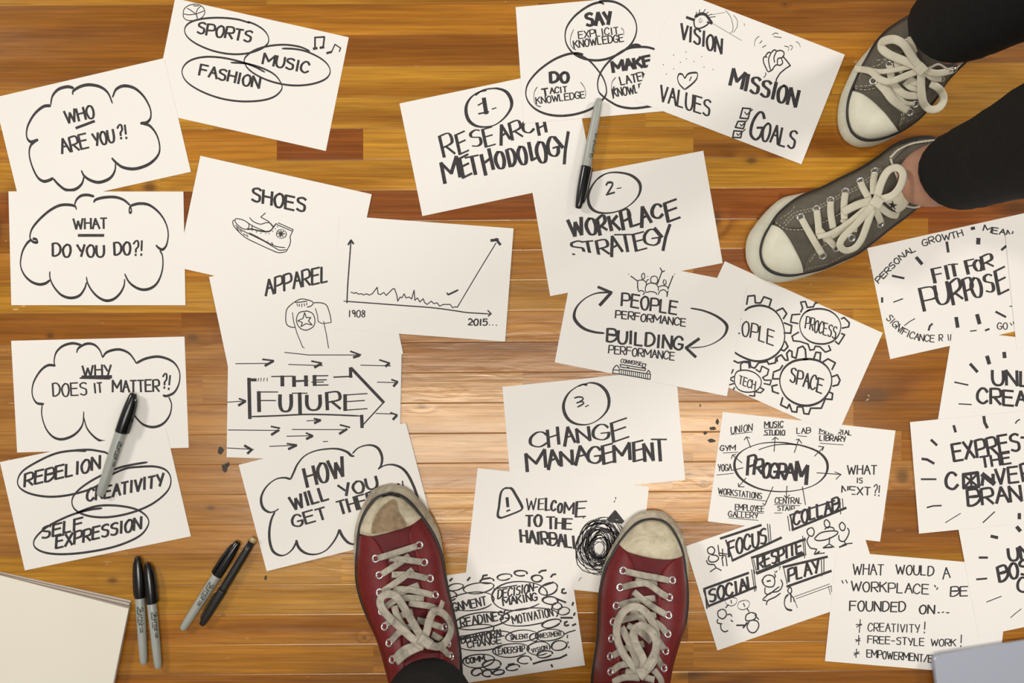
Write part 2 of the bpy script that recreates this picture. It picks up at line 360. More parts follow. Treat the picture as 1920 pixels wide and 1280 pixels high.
c = Card([(375.7, 292), (697, 364), (653, 573), (332, 501)], 3, (330, 280, 5.1892), 'white sheet with a drawn high-top shoe under the word SHOES')
c.t.T('SHOES', 735, 500, 1255, 612, 128, 25, up=(.08, -1))
c.d.SS(9, "580,672 640,682 700,715 710,750 690,775 650,770 600,735 575,700 580,672", "570,685 553,700 560,740 600,790 680,860 800,920 920,975 1000,1005 1070,995", "575,735 640,785 750,840 860,895 960,955 1010,980 1075,975",
 "710,810 800,855 900,910 980,945 1065,955", "690,710 740,740 800,770 870,795", "715,660 750,700 820,727 880,712 920,720 945,750", con=.9)
c.d.S("975,720 945,760 920,790 880,800 800,790 740,775 690,778", 14, con=.7)
c.d.LL(9, "1070,995 1105,935 1115,890 1110,850 1140,780 995,715", "1130,795 990,735 975,720", "870,618 825,658 900,700 945,755", "740,745 740,790", "780,800 785,805", "825,812 830,815", "870,817 874,820", "905,818 908,821", "940,795 944,798", "930,905 945,930", "590,760 610,790", "620,785 640,805", "655,820 675,835", "685,830 700,850", "985,750 990,753", "965,770 970,775")
c.d.E(1025, 822, 48, 44, 0, 9); c.d.LL(11, "1022,788 1018,852", "988,818 1058,822", "1000,846 1046,795", "1000,798 1042,846"); c.d.S("870,890 885,905 895,885", 8)
c.done()
c = Card([(392, 519), (712, 455), (756, 663), (436, 727)], 4, (380, 400, 3.2542), 'white sheet with a drawn star T-shirt under the word APPAREL')
c.t.T('APPAREL', 385, 500, 765, 412, 95, 14, up=(-.02, -1))
c.d.SS(6, "560,540 520,575 508,610 510,670 535,692 565,695", "560,540 600,522 650,530 675,545 660,565 635,572", "560,543 600,540 640,535", "675,545 720,545 755,560 775,610 785,665", "640,595 590,605 572,650 590,695 630,712 675,690 685,650 670,610 630,593", con=.9)
c.d.LL(5, "575,550 580,565", "590,552 590,568", "605,550 605,570", "620,550 622,565", "635,545 635,560", "785,665 730,672 705,660 700,620 688,580", "548,605 555,660 575,730 610,815 620,820", "738,658 755,740 768,822")
c.d.LL(6, "622,605 612,640 580,655 608,665 600,690 630,672 668,680 645,655 660,635 632,635 622,605")
c.done()
c = Card([(637, 404), (963, 428), (947, 640), (621, 616)], 5, (380, 400, 3.2542), 'white sheet with a line graph from 1908 to 2015 shooting upward')
c.d.LL(8, "905,165 895,300 885,440 880,545", "1740,592 1760,612 1742,626"); c.d.LL(11, "888,190 905,163 920,185"); c.d.S("858,535 1000,545 1200,560 1400,575 1550,595 1620,605 1755,613", 7, con=.9)
c.d.L("905,480 925,488 935,482 950,492 970,490 980,497 1000,490 1015,498 1035,490 1050,470 1065,450 1070,490 1085,495 1105,482 1120,500 1140,480 1160,460 1170,458 1185,500 1190,535 1205,510 1215,515 1230,490 1240,515 1260,510 1275,522 1290,468 1295,530 1310,515 1325,540 1345,520 1355,545 1370,555 1395,535 1410,550 1430,545 1445,565 1470,555 1510,555 1525,575 1540,570 1555,572 1560,560", 6)
c.d.L("1555,570 1680,360 1790,180", 6); c.d.L("1760,165 1802,160", 17); c.d.L("1788,155 1816,190", 15); c.d.S("1490,482 1497,494 1515,488 1560,466", 11, con=.7)
c.t.T('1908', 890, 630, 992, 633, 40, 7); c.t.T('2015', 1620, 680, 1735, 684, 38, 9); c.d.dots("1750,680 1770,680 1792,682", 8)
c.done()
c = Card([(428, 652), (753, 661), (749, 867), (425, 857)], 5, (410, 630, 5.3343), 'white sheet with a big outlined arrow reading THE FUTURE')
c.d.LL(9, "660,162 900,188 1420,188", "170,275 520,272", "700,283 1040,295", "1420,290 1720,298", "1585,460 1790,465", "85,660 270,648", "1570,772 1780,780", "95,938 600,942", "735,933 1290,935", "680,1000 940,995", "880,847 1020,840", "85,1118 350,1132", "510,1102 780,1090", "1045,1055 1090,1052")
c.d.LL(17, "1320,152 1420,188", "440,232 550,245", "930,250 1030,270", "1610,238 1710,270", "1730,435 1790,455", "205,625 270,648", "1720,765 1785,790", "525,903 610,920", "1215,887 1310,912", "875,968 940,995", "955,825 1020,838", "685,1075 780,1088")
c.d.LL(25, "1405,195 1350,212", "545,250 465,295", "1025,275 960,312", "1705,275 1670,300", "1785,460 1750,500", "265,652 200,692", "1780,795 1745,832", "600,940 530,985", "1280,930 1210,975", "938,998 880,1027", "1015,842 960,868", "775,1092 700,1128", "260,1095 320,1130", "330,1135 290,1172")
c.d.L("372,437 300,437", 30); c.d.L("303,425 312,820", 35); c.d.S("312,805 600,795 850,783 1100,785 1420,798", 15, con=1); c.d.L("1430,795 1434,910", 34); c.d.L("1445,885 1650,662", 13); c.d.L("1650,662 1325,320", 30); c.d.L("1318,320 1320,408", 32); c.d.L("1150,410 1335,402", 14)
c.d.LL(8, "400,420 395,450", "425,418 422,450", "455,418 450,450", "485,418 485,450")
for w_, a in (('T', (535, 495, 740, 492)), ('H', (755, 500, 875, 495)), ('E', (960, 492, 1090, 490))): c.t.T(w_, *a, 92, 35, con=.32)
c.d.LL(11, "755,455 895,448", "930,460 1050,458")
c.t.T('F', 405, 755, 590, 755, 190, 35, con=.3); c.t.T('U', 615, 745, 725, 742, 165, 34, con=.5); c.t.T('T', 745, 775, 885, 775, 205, 34, con=.3); c.t.T('U', 885, 735, 1015, 732, 145, 34, con=.5); c.t.T('R', 1088, 738, 1215, 728, 165, 32, con=.45); c.t.T('E', 1265, 742, 1480, 728, 150, 34, con=.3, up=(.0, -1))
c.done()
c = Card([(447.6, 871), (761, 792), (814, 993), (500, 1070.5)], 6, (430, 780, 4.2675), 'white sheet asking HOW WILL YOU GET THERE, partly under the left red shoe')
c.d.SS(21, "1000,320 975,315 940,285 870,262 780,262 680,280 600,320 545,385 515,450 490,505", "490,505 440,492 370,505 300,560 260,630 255,690 275,740 320,768 365,760 395,740", "365,765 335,830 320,920 325,1010 350,1080 400,1112 450,1108 500,1070 530,1020 540,990",
 "535,990 555,1050 610,1095 690,1105 770,1075 830,1010 865,950 880,905", "880,905 905,960 950,1010 1000,1025 1060,1020", "985,300 1030,255 1100,232 1160,238 1200,270 1222,330 1215,390 1190,425", "1190,425 1240,395 1310,388 1380,415 1430,470 1470,550 1500,630 1520,720", nib=-.5)
c.t.T('HOW', 625, 562, 935, 470, 148, 26, con=.5, up=(-.22, -1)); c.t.T('WILL', 510, 750, 800, 662, 105, 23, con=.6); c.t.T('YOU', 895, 645, 1190, 568, 92, 22, con=.6); c.t.T('GET', 520, 890, 785, 815, 92, 20, con=.6); c.t.T('THERE', 885, 785, 1260, 680, 105, 22, con=.5)
c.d.LL(12, "1345,540 1362,546", "1385,520 1390,555")
c.done()
c = Card([(21, 638.7), (346, 630.8), (354, 839), (32.3, 848)], 0, (0, 620, 2.7826), 'white sheet asking WHY DOES IT MATTER inside a cloud')
c.d.SS(13, "425,75 380,65 330,78 295,110 283,150 285,185", "400,115 410,90 450,68 490,72 520,100 535,140", "535,140 560,110 620,97 670,115 700,150 710,170", "710,170 760,145 830,135 900,160 935,210 935,270 910,320 870,340 850,335", "880,345 895,385 885,440 850,485 800,502 750,490 712,455 690,420",
 "290,182 250,180 210,210 175,270 168,330 190,375 230,382", "220,385 218,440 240,510 280,555 330,565 390,540 430,490 437,420", "437,450 455,510 500,560 545,577 610,570 660,530 690,440")
c.t.T('WHY', 432, 238, 580, 232, 56, 10); c.d.L("430,242 580,240", 18); c.d.L("418,246 572,250", 9)
c.t.T('DOES', 278, 340, 455, 332, 65, 9); c.t.T('IT', 493, 325, 535, 322, 50, 9); c.t.T('MATTER', 588, 320, 830, 314, 60, 10); c.t.T('?!', 845, 300, 885, 305, 75, 9, up=(.1, -1))
c.done()
c = Card([(0, 866), (311, 802), (358, 1005), (46.7, 1069)], 1, (0, 620, 2.7826), 'white sheet of three ovals reading REBELION, CREATIVITY and SELF EXPRESSION')
c.d.SS(11, "450,628 380,625 290,640 200,680 120,730 92,780 105,820 160,850 250,865 350,858 460,830 540,790", "370,625 460,620 520,628 560,640 575,680", "770,685 680,700 600,722 480,780 400,840 375,890 395,935 460,965 560,972 680,950 790,905 870,840 892,780 870,730 810,708 720,710 650,720 560,760",
 "533,925 460,935 360,965 250,1020 185,1080 180,1125 230,1155 320,1165 450,1155 600,1125 720,1075 770,1020 770,975 720,935 640,915 550,910 480,920 400,950", con=.55)
U = (.05, -1)
c.t.T('REBELION', 128, 812, 520, 718, 66, 13, up=U); c.t.T('CREATIVITY', 455, 892, 850, 806, 62, 13, up=U); c.t.T('SELF', 218, 1085, 430, 1032, 60, 13, up=U); c.t.T('EXPRESSION', 292, 1135, 735, 1030, 62, 13, up=U)
c.done()
# ------------------------------------------------------------------ middle column
c = Card([(749, 194), (1072, 127), (1114, 337), (792, 405)], 0, (740, 140, 4.5725), 'white sheet numbered 1 reading RESEARCH METHODOLOGY')
c.d.S("790,135 720,150 660,190 620,250 612,320 635,390 690,435 770,448 860,430 940,370 995,290 1000,220 960,150 890,120 820,120 750,135 690,180", 28, con=.35, nib=-.4)
c.d.L("765,205 785,330", 35); c.d.L("715,262 758,238", 12); c.t.LL(32, "1372,540 1440,622"); c.t.LL(27, "1488,492 1464,640", "1464,635 1454,762"); c.d.L("720,335 805,318", 14); c.d.L("835,295 870,283", 10)
kw = dict(con=.38)
for ch, x0, y0, x1, y1, h in (('R', 425, 705, 515, 675, 180), ('E', 560, 682, 632, 650, 168), ('S', 670, 628, 755, 600, 135), ('E', 785, 622, 862, 600, 150), ('A', 912, 602, 980, 555, 150), ('R', 1010, 555, 1095, 525, 145), ('C', 1115, 510, 1200, 490, 110), ('H', 1240, 518, 1300, 490, 105)): c.t.T(ch, x0, y0, x1, y1, h, 26, up=(-0.21, -1), **kw)
for ch, x0, y0, x1, y1, h in (('M', 430, 925, 560, 870, 175), ('E', 590, 885, 660, 850, 165), ('T', 640, 862, 745, 840, 155), ('H', 780, 855, 845, 805, 175), ('O', 880, 805, 950, 785, 140), ('D', 990, 782, 1045, 765, 145), ('O', 1075, 770, 1140, 750, 150), ('L', 1180, 735, 1225, 710, 150), ('O', 1235, 750, 1310, 730, 175), ('G', 1335, 715, 1415, 690, 160)): c.t.T(ch, x0, y0, x1, y1, h, 30, up=(-0.21, -1), con=.42)
c.done()
c = Card([(966.7, 13.5), (1290, -15), (1306, 203), (982, 231.6)], 1, (950, 0, 5.5656), 'white sheet of overlapping circles reading SAY, DO and MAKE')
c.d.SS(24, "1015,45 970,25 880,50 780,110 690,190 625,290 610,390 635,480 700,560 800,610 930,630 1060,610 1190,550 1290,470 1345,370 1355,270 1320,170 1240,80 1140,25 1040,10 960,18",
 "800,570 730,555 620,570 480,630 330,740 230,860 200,960 220,1050 290,1130 400,1185 540,1208 700,1195 850,1150 950,1090 1030,1000 1040,920 1010,820 950,730 870,640 790,590 700,558",
 "1400,480 1350,465 1280,485", "1560,520 1480,495 1380,490 1270,505 1150,570 1050,660 980,760 950,860 960,950 1000,1000 1080,1060 1180,1110 1320,1130 1480,1112 1600,1090", con=.5)
c.t.T('SAY', 835, 272, 1095, 250, 125, 36); c.t.T('EXPLICIT', 752, 402, 1170, 352, 72, 13); c.t.T('KNOWLEDGE', 705, 500, 1222, 430, 75, 14)
c.d.SS(11, "700,305 670,380 665,450 690,500 725,520", "1195,290 1220,320 1222,370", "320,905 290,960 285,1040 310,1095 360,1115", "770,855 810,910 825,970 820,1010", "1140,805 1100,860 1095,950 1110,1020")
c.t.T('DO', 460, 860, 645, 855, 100, 34); c.t.T('T', 375, 1005, 440, 995, 72, 20); c.t.T('ACIT', 455, 978, 630, 962, 60, 14); c.t.T('KNOWLEDGE', 312, 1085, 818, 1020, 68, 13)
c.t.T('MAKE', 1115, 755, 1512, 680, 105, 34); c.t.T('LATENT', 1195, 887, 1540, 812, 85, 16); c.t.T('KNOWLEDGE', 1115, 1015, 1590, 925, 85, 15); c.d.L("1118,905 1112,1025", 16)
c.done()
c = Card([(1271, -17.5), (1584, 102.5), (1502.5, 308), (1189.5, 188)], 2, (1190, 0, 4.0), 'white sheet reading VISION, MISSION, VALUES and GOALS with small drawings')
c.d.L("390,130 445,150", 20); c.d.S("450,130 490,105 530,110 560,145 582,178", 22, con=.8); c.d.S("450,135 445,170 455,205 490,212 530,195 555,175", 11, con=.9); c.d.S("500,135 485,150 485,165 500,165 508,145", 5); c.d.L("545,165 580,178", 14)
c.d.LL(6, "455,125 465,90", "485,108 487,72", "510,100 530,70", "535,105 553,90", "545,118 580,105", "560,130 605,125"); c.d.LL(3, "580,110 680,93", "590,178 800,303", "822,175 824,195"); c.d.SS(3.5, "680,75 715,120 735,180 735,230 715,250", "740,112 768,150 768,200 740,245", con=1)
U = (.06, -1)
c.t.T('VISION', 345, 287, 650, 400, 112, 17, up=U); c.t.T('VALUES', 188, 752, 560, 872, 118, 15, up=(.1, -1))
c.d.SS(14, "375,590 360,560 335,555 322,585 335,630 375,672", "375,590 400,555 440,545 470,550 465,590 430,630 375,672"); c.d.L("425,575 412,605", 8)
c.d.dots("385,390 292,413 388,440 503,423 343,467 445,460 215,485 520,503 293,517 588,521 237,555", 8)
c.t.T('MISSION', 715, 635, 1205, 800, 122, 25, up=(.22, -1), con=.55)
c.d.SS(10, "1000,540 985,510 968,470 965,440 975,425 995,430", "975,430 1000,395 1020,400 1005,440 1010,490 1020,525", "1020,400 1045,375 1062,385 1045,430 1050,470", "1062,385 1095,378 1120,395 1110,430 1075,440 1070,480", "1000,540 1030,525 1050,495 1070,485 1090,490 1110,470 1100,440", con=.8)
c.d.LL(10, "1110,420 1140,455 1168,492 1130,515 1090,550 1065,590 1058,620"); c.d.LL(6, "980,545 985,560 968,582", "955,305 938,325", "985,340 958,355", "1045,275 1100,282"); c.d.SS(6, "935,270 905,300 898,350", "1030,262 1055,248 1080,255", "1120,345 1155,355 1150,385", "1160,340 1185,350 1170,378", "1210,310 1235,330 1242,355")
c.t.T('G', 862, 1050, 945, 1048, 200, 21, up=(.2, -1)); c.t.T('OALS', 950, 1045, 1195, 1118, 132, 17, up=(.2, -1))
c.d.LL(12, "810,810 790,885 850,890 870,815 810,810", "775,910 755,955 815,965 830,910 775,910", "745,980 735,1030 795,1032 805,985 745,980"); c.d.LL(8, "825,840 840,860 885,820", "790,930 800,945 845,900", "765,1000 775,1015 830,970")
c.done()
c = Card([(995.6, 344.5), (1318.6, 282.5), (1355, 493), (1031.6, 555)], 1, (980, 270, 4.415), 'white sheet numbered 2 reading WORKPLACE STRATEGY')
c.d.S("700,240 640,270 585,330 550,400 542,460 560,520 610,560 690,572 790,555 880,510 950,440 975,370 960,310 900,260 820,238 740,235 680,250 620,290", 24, con=.35, nib=-.5)
c.d.S("690,345 705,320 740,320 740,345 695,420", 18, con=.7); c.d.L("692,420 760,400", 15); c.d.L("780,368 815,362", 9)
for ch, x0, y0, x1, y1, h in (('W', 405, 768, 515, 745, 135), ('O', 542, 750, 618, 735, 130), ('R', 640, 748, 695, 705, 130), ('K', 735, 712, 805, 705, 115), ('P', 835, 708, 900, 690, 155), ('L', 900, 685, 975, 660, 110), ('A', 985, 687, 1055, 650, 150), ('C', 1085, 622, 1165, 605, 110), ('E', 1205, 640, 1300, 605, 155)): c.t.T(ch, x0, y0, x1, y1, h, 29, up=(-0.2, -1), con=.5)
for ch, x0, y0, x1, y1, h in (('S', 415, 925, 520, 915, 115), ('T', 510, 908, 600, 900, 105), ('R', 630, 918, 715, 905, 120), ('A', 735, 935, 815, 890, 155), ('T', 790, 890, 950, 888, 140), ('E', 940, 882, 1025, 860, 140), ('G', 1025, 842, 1140, 825, 130)): c.t.T(ch, x0, y0, x1, y1, h, 25, up=(-0.2, -1), con=.45)
c.t.LL(32, "1092,700 1150,768"); c.t.LL(26, "1218,668 1182,775", "1184,770 1162,878")
c.done()
c = Card([(1080, 469), (1401, 532), (1363, 742.5), (1040, 679)], 2, (1030, 480, 4.7417), 'white sheet linking PEOPLE PERFORMANCE and BUILDING PERFORMANCE with two curved arrows')
c.d.S("490,685 400,675 310,645 245,590 220,530 245,450 320,375 420,330 540,322", 28, con=.35, nib=-.5); c.d.L("435,275 555,325", 24); c.d.L("545,330 450,435", 28)
c.d.S("1255,462 1370,485 1480,530 1560,590 1580,640 1550,710 1470,770 1370,805 1250,815", 26, con=.3, nib=-.3); c.d.LL(26, "1330,735 1215,815", "1215,815 1300,895")
c.t.T('PEOPLE', 642, 438, 1130, 520, 112, 19, up=(.08, -1)); c.t.T('PERFORMANCE', 588, 547, 1210, 625, 66, 13, up=(.08, -1)); c.t.T('BUILDING', 512, 755, 1180, 838, 112, 22, up=(.06, -1)); c.t.T('PERFORMANCE', 526, 860, 1110, 925, 70, 12, up=(.08, -1)); c.t.T('CONVERSE', 635, 945, 820, 975, 32, 8)
c.d.LL(9, "565,1030 562,1045", "622,1005 900,1050 895,1095 860,1090", "565,1010 622,1015", "630,960 632,985 850,1018 858,1000 630,962", "830,955 825,985 850,990 860,960 830,955", "865,1040 880,1015 895,1030 890,1050", "570,1040 700,1060 895,1095"); c.d.S("565,1030 570,1000 600,970 622,1000", 9, con=1)
c.d.LL(7, "650,990 670,993", "690,985 710,990", "740,1000 760,1002", "780,1005 800,1010", *["%d,%d %d,%d" % (x, 1012 + .16 * (x - 620), x, 1052 + .15 * (x - 620)) for x in range(622, 890, 18)])
c.d.SS(9, "835,150 820,175 830,205 848,190 845,160 835,150", "780,220 800,215 830,212 860,235 860,260", "800,315 820,305 845,325 830,345", "940,175 905,190 905,230 935,245 960,230 960,195 940,175", "855,320 855,275 880,245 930,240 965,270 970,310", "855,325 900,315 945,325 955,345", "1025,205 1012,230 1025,255 1038,240 1035,210", "970,275 1010,262 1050,275 1055,300", "965,345 985,310 1020,300 1045,325 1045,360", "860,235 870,215 885,205", con=.9)
c.d.LL(10, "725,178 785,222", "785,225 785,280 795,315", "960,250 1000,140", "985,105 1005,140 1025,130", "1055,290 1100,175", "1045,360 1055,310"); c.d.dots("705,160 875,180 1115,160", 10)
c.done()
c = Card([(1359, 489.5), (1655, 624), (1569, 817), (1270, 683)], 1, (1340, 480, 4.0), 'white sheet of four interlocking gears reading PEOPLE, PROCESS, TECH and SPACE')
c.d.S("225,410 260,385 330,370 400,382 460,420 505,490 525,580 515,660 470,730 400,775 320,788 240,770 155,725 120,680", 16, con=.5)
c.d.LL(13, "240,362 250,300 300,295 305,350 345,352", "345,350 370,305 425,325 410,375", "465,410 510,390 540,430 515,470", "520,500 578,522 570,578 520,575", "530,640 550,680 520,710 495,700", "145,785 175,800 220,790 265,790 270,830 300,840 330,800 395,790 405,810 455,800 460,760")
c.t.T('PEOPLE', 75, 540, 440, 672, 108, 12, up=(.1, -1))
c.d.S("720,400 670,430 640,490 645,560 680,615 740,650 820,658 890,635 935,580 945,510 915,450 860,410 790,395 720,402 690,415", 13, con=.5)
c.d.LL(12, "645,420 660,390 645,345 680,340 695,385 740,380 755,350 770,352", "640,435 580,440 570,495 625,505", "630,570 580,600 590,635 640,640 700,660 715,705 745,700 755,675 790,680 830,720 870,705 855,670", "905,640 930,660 975,590 950,580", "955,540 1005,530 1010,500 970,460 950,470")
c.t.T('PROCESS', 678, 540, 905, 622, 88, 10, up=(.15, -1))
c.d.S("700,770 600,785 530,830 492,900 495,980 540,1060 620,1110 710,1120 800,1085 860,1010 878,920 850,840 790,790 720,772 660,775", 17, con=.5)
c.d.LL(13, "440,880 435,920 480,920", "440,870 490,850 510,820", "470,790 465,760 500,740 530,780 550,780 540,730 560,705 580,715 580,755 610,765 625,690 660,675 680,700 685,765", "740,780 760,720 795,725 790,780", "810,795 850,770 905,800 880,850", "880,905 920,890 940,930 925,965 885,975", "860,1020 885,1030 880,1075 830,1070 800,1140 760,1140 720,1140 705,1185 670,1180 660,1130 620,1130 615,1170 580,1165 560,1110 545,1140 495,1115 510,1060", "480,1030 435,1015 430,975 470,965")
c.t.T('SPACE', 562, 940, 802, 1028, 105, 13, up=(.15, -1))
c.d.S("150,900 170,865 230,855 300,875 345,920 345,970 310,1010 240,1020 180,1000 150,950 150,900", 10, con=.7)
c.d.LL(11, "195,850 195,810 215,795 255,800 260,840", "310,850 340,870 355,825 405,850 395,890 360,910 375,930 425,930 415,965 370,955", "340,985 370,1000 345,1025 300,1015 300,1050 260,1045", "140,850 125,880", "150,900 110,920 140,940", "145,955 110,965", "150,985 140,1000")
c.t.T('TECH', 180, 955, 300, 1003, 62, 9, up=(.15, -1))
c.done()
c = Card([(942, 725), (1267, 692), (1284.6, 899), (959.6, 932)], 0, (930, 690, 5.1892), 'white sheet numbered 3 reading CHANGE MANAGEMENT')
c.d.S("890,165 840,158 780,185 710,240 665,320 658,400 690,480 750,530 830,550 920,540 1010,490 1080,410 1100,320 1075,230 1010,165 930,142 860,155 800,180", 30, con=.3, nib=-.4)
c.d.SS(15, "760,292 800,280 840,285 845,305 800,335", "780,340 830,325 852,335 845,350 790,380", con=.8); c.d.L("870,375 900,360", 11)
for ch, x0, y0, x1, y1, h in (('C', 345, 772, 500, 755, 140), ('H', 515, 770, 612, 740, 160), ('A', 668, 755, 758, 722, 165), ('N', 800, 728, 915, 705, 130), ('G', 960, 705, 1105, 690, 145), ('E', 1145, 715, 1290, 665, 185)): c.t.T(ch, x0, y0, x1, y1, h, 30, up=(-0.1, -1), con=.38)
for ch, x0, y0, x1, y1, h in (('M', 305, 1008, 485, 965, 165), ('A', 510, 982, 605, 940, 165), ('N', 635, 948, 745, 930, 135), ('A', 775, 945, 895, 912, 165), ('G', 905, 930, 1025, 915, 155), ('E', 1050, 930, 1145, 905, 175), ('M', 1155, 918, 1305, 890, 155), ('E', 1345, 912, 1435, 890, 180), ('N', 1450, 905, 1530, 895, 165), ('T', 1530, 905, 1670, 905, 205)): c.t.T(ch, x0, y0, x1, y1, h, 32, up=(-0.07, -1), con=.45)
c.done()
c = Card([(895.6, 877), (1217, 912), (1194, 1118), (872.5, 1083)], 1, (860, 870, 5.0526), 'white sheet reading WELCOME TO THE HAIRBALL beside a scribbled ball')
c.d.S("475,225 430,232 398,280 382,400 370,480 390,505 430,500 560,450 598,425 595,390 540,290 505,235 475,225", 25, con=.6, nib=-.6); c.d.L("458,320 466,400", 28); c.d.L("455,445 485,432", 15)
for ch, x0, y0, x1, y1, h, w_ in (('W', 640, 435, 730, 432, 108, 14), ('E', 755, 428, 805, 425, 100, 18), ('L', 825, 438, 868, 432, 115, 22), ('C', 877, 440, 918, 440, 95, 22), ('O', 938, 455, 976, 455, 85, 22), ('M', 1000, 462, 1085, 468, 105, 20), ('E', 1110, 495, 1200, 490, 145, 24)): c.t.T(ch, x0, y0, x1, y1, h, w_, up=(0.05, -1), con=.5)
c.d.L("1190,495 1180,512", 9); c.t.T('TO', 635, 585, 785, 585, 102, 25, con=.55); c.t.T('T', 835, 612, 910, 612, 110, 24, con=.5); c.t.T('HE', 920, 612, 1070, 618, 98, 24, con=.5)
c.t.T('HAIRBALL', 592, 735, 1150, 800, 115, 24, up=(-.08, -1), con=.6)
c.d.LL(8, "1490,312 1485,330", "1480,345 1472,360"); c.d.S("1165,1070 1145,1090 1138,1110", 7)
rg = random.Random(3)
for k in range(46):
    q = rg.random() ** .7; cx, cy = 1350 + rg.uniform(-60, 60), 765 + rg.uniform(-70, 70)
    c.d.E(cx, cy, 40 + 165 * q, 60 + 190 * q, rg.uniform(-40, 55), rg.choice([7, 8, 9, 11]), rg.uniform(0, 360), rg.uniform(420, 760), con=.8)
c.d.LL(30, "1415,530 1485,448", "1482,452 1555,545", "1440,530 1490,465 1540,545", "1430,535 1545,550", "1450,510 1520,510", "1470,485 1500,485")
c.done()
c = Card([(744, 1092), (1067, 1044), (1097, 1246.7), (774, 1295)], 2, (820, 1050, 5.5667), 'white sheet crowded with ovals reading DECISION MAKING, READINESS and MOTIVATION')
for a in ((350, 430, 250, 95, -6, 16), (850, 370, 290, 150, -5, 17), (460, 630, 290, 85, -8, 18), (950, 590, 300, 90, -6, 17), (500, 840, 300, 95, -8, 18), (880, 790, 170, 60, -5, 15), (1170, 780, 150, 60, -5, 16), (770, 940, 190, 70, -5, 16), (1060, 920, 120, 70, -5, 16), (430, 1050, 165, 70, -5, 17), (190, 280, 80, 35, -10, 16), (430, 290, 160, 55, -8, 16), (700, 175, 75, 32, -8, 18), (870, 135, 65, 28, 0, 22), (1040, 190, 55, 35, 0, 22), (1160, 300, 100, 60, -20, 18), (1250, 480, 50, 35, 0, 18), (1320, 530, 60, 40, -10, 16), (1190, 660, 100, 40, -15, 20), (1270, 890, 80, 50, -10, 18), (1120, 980, 80, 35, -10, 20), (910, 1040, 70, 40, -5, 18), (570, 1090, 95, 50, -5, 20), (790, 1120, 70, 30, -10, 18), (640, 1170, 60, 25, -10, 20), (520, 1180, 50, 35, 0, 22), (410, 1165, 55, 35, -20, 20), (1010, 805, 45, 40, 0, 16), (140, 370, 60, 50, 0, 18), (350, 740, 250, 60, -8, 16), (1180, 420, 80, 40, 5, 22), (520, 215, 70, 28, -5, 20)): c.d.E(*a[:5], a[5] * 1.15, rg.uniform(0, 60))
c.d.LL(20, "1350,985 1280,1020 1100,1050 1000,1080", "130,215 155,190", "315,210 340,180", "470,190 480,160 520,155", "490,195 550,185", "1060,130 1090,110 1135,105", "1185,175 1205,150 1235,145", "1300,340 1305,305 1325,300", "1310,345 1345,340", "1410,470 1418,440", "1425,575 1435,550", "1330,680 1330,650 1355,640", "1340,685 1370,675", "1410,680 1445,665", "740,1090 800,1080", "1190,1090 1200,1112", "1240,400 1340,440", "1290,600 1410,600", "1210,230 1120,260")
c.d.LL(13, "1330,770 1370,750 1440,730", "1360,780 1355,810", "1362,850 1364,865", "1370,900 1375,915", "590,300 830,262")
c.t.T('ALIGNMENT', 30, 562, 515, 468, 88, 16); c.t.T('DECISION-', 630, 405, 1050, 312, 88, 16, up=(.05, -1)); c.t.T('MAKING', 690, 475, 1045, 415, 78, 17); c.t.T('READINESS', 250, 697, 755, 602, 88, 17); c.t.T('MOTIVATION', 792, 665, 1210, 580, 85, 14); c.t.T('BEHAVIORAL', 255, 868, 700, 785, 75, 15); c.t.T('CHANGE', 320, 915, 670, 866, 68, 14); c.t.T('TALENT', 760, 830, 950, 815, 48, 11); c.t.T('INVESTMENT', 1045, 818, 1300, 785, 48, 10); c.t.T('LEADERSHIP', 610, 985, 915, 950, 62, 11); c.t.T('VISION', 990, 965, 1150, 925, 40, 11); c.t.T('COMM.', 305, 1080, 510, 1045, 55, 15)
c.done()
# ------------------------------------------------------------------ right part
c = Card([(1355, 772), (1679, 807), (1650, 1015), (1327, 977)], 0, (1310, 760, 4.7395), 'white sheet with PROGRAM in an oval and arrows to room names')
c.d.S("870,350 760,330 640,328 520,345 400,395 335,460 318,540 350,620 430,690 560,745 720,765 880,752 1020,710 1110,640 1145,560 1130,480 1060,410 950,365 850,345 700,348 600,370 530,395", 22, con=.35, nib=-.3)
for ch, x0, y0, x1, y1, h, w_ in (('P', 432, 612, 500, 600, 165, 26), ('R', 490, 608, 560, 600, 125, 27), ('O', 568, 632, 630, 630, 125, 28), ('G', 632, 640, 700, 640, 125, 28), ('R', 705, 642, 765, 650, 130, 28), ('A', 765, 652, 848, 655, 140, 28), ('M', 862, 660, 955, 695, 165, 32)): c.t.T(ch, x0, y0, x1, y1, h, w_, up=(.08, -1), con=.7)
tx = lambda s_, x0, y0, x1, y1, h, w_=9: c.t.T(s_, x0, y0, x1, y1, h, w_, up=(.03, -1))
tx('UNION', 288, 248, 475, 220, 60); tx('MUSIC', 585, 195, 750, 192, 50, 10); tx('STUDIO', 585, 262, 765, 262, 44, 10); tx('LAB', 872, 250, 990, 248, 50); tx('MATERIAL', 1075, 245, 1360, 265, 42); tx('LIBRARY', 1075, 310, 1305, 322, 46, 10); tx('GYM', 192, 402, 325, 398, 46, 10); tx('YOGA', 172, 582, 290, 577, 58); tx('WORKSTATIONS', 175, 785, 560, 832, 52); tx('EMPLOYEE', 325, 925, 580, 945, 50); tx('GALLERY', 265, 988, 525, 1002, 48); tx('CENTRAL', 680, 870, 915, 872, 52); tx('STAIR', 700, 932, 850, 938, 40)
c.d.LL(6, "285,258 475,235", "580,202 750,198", "575,264 770,262", "880,268 962,275", "1065,250 1200,258", "1078,335 1285,350", "215,422 350,415", "160,618 310,602", "185,800 420,830 600,848", "325,938 575,958", "268,998 530,1020", "670,880 900,890", "672,955 800,955")
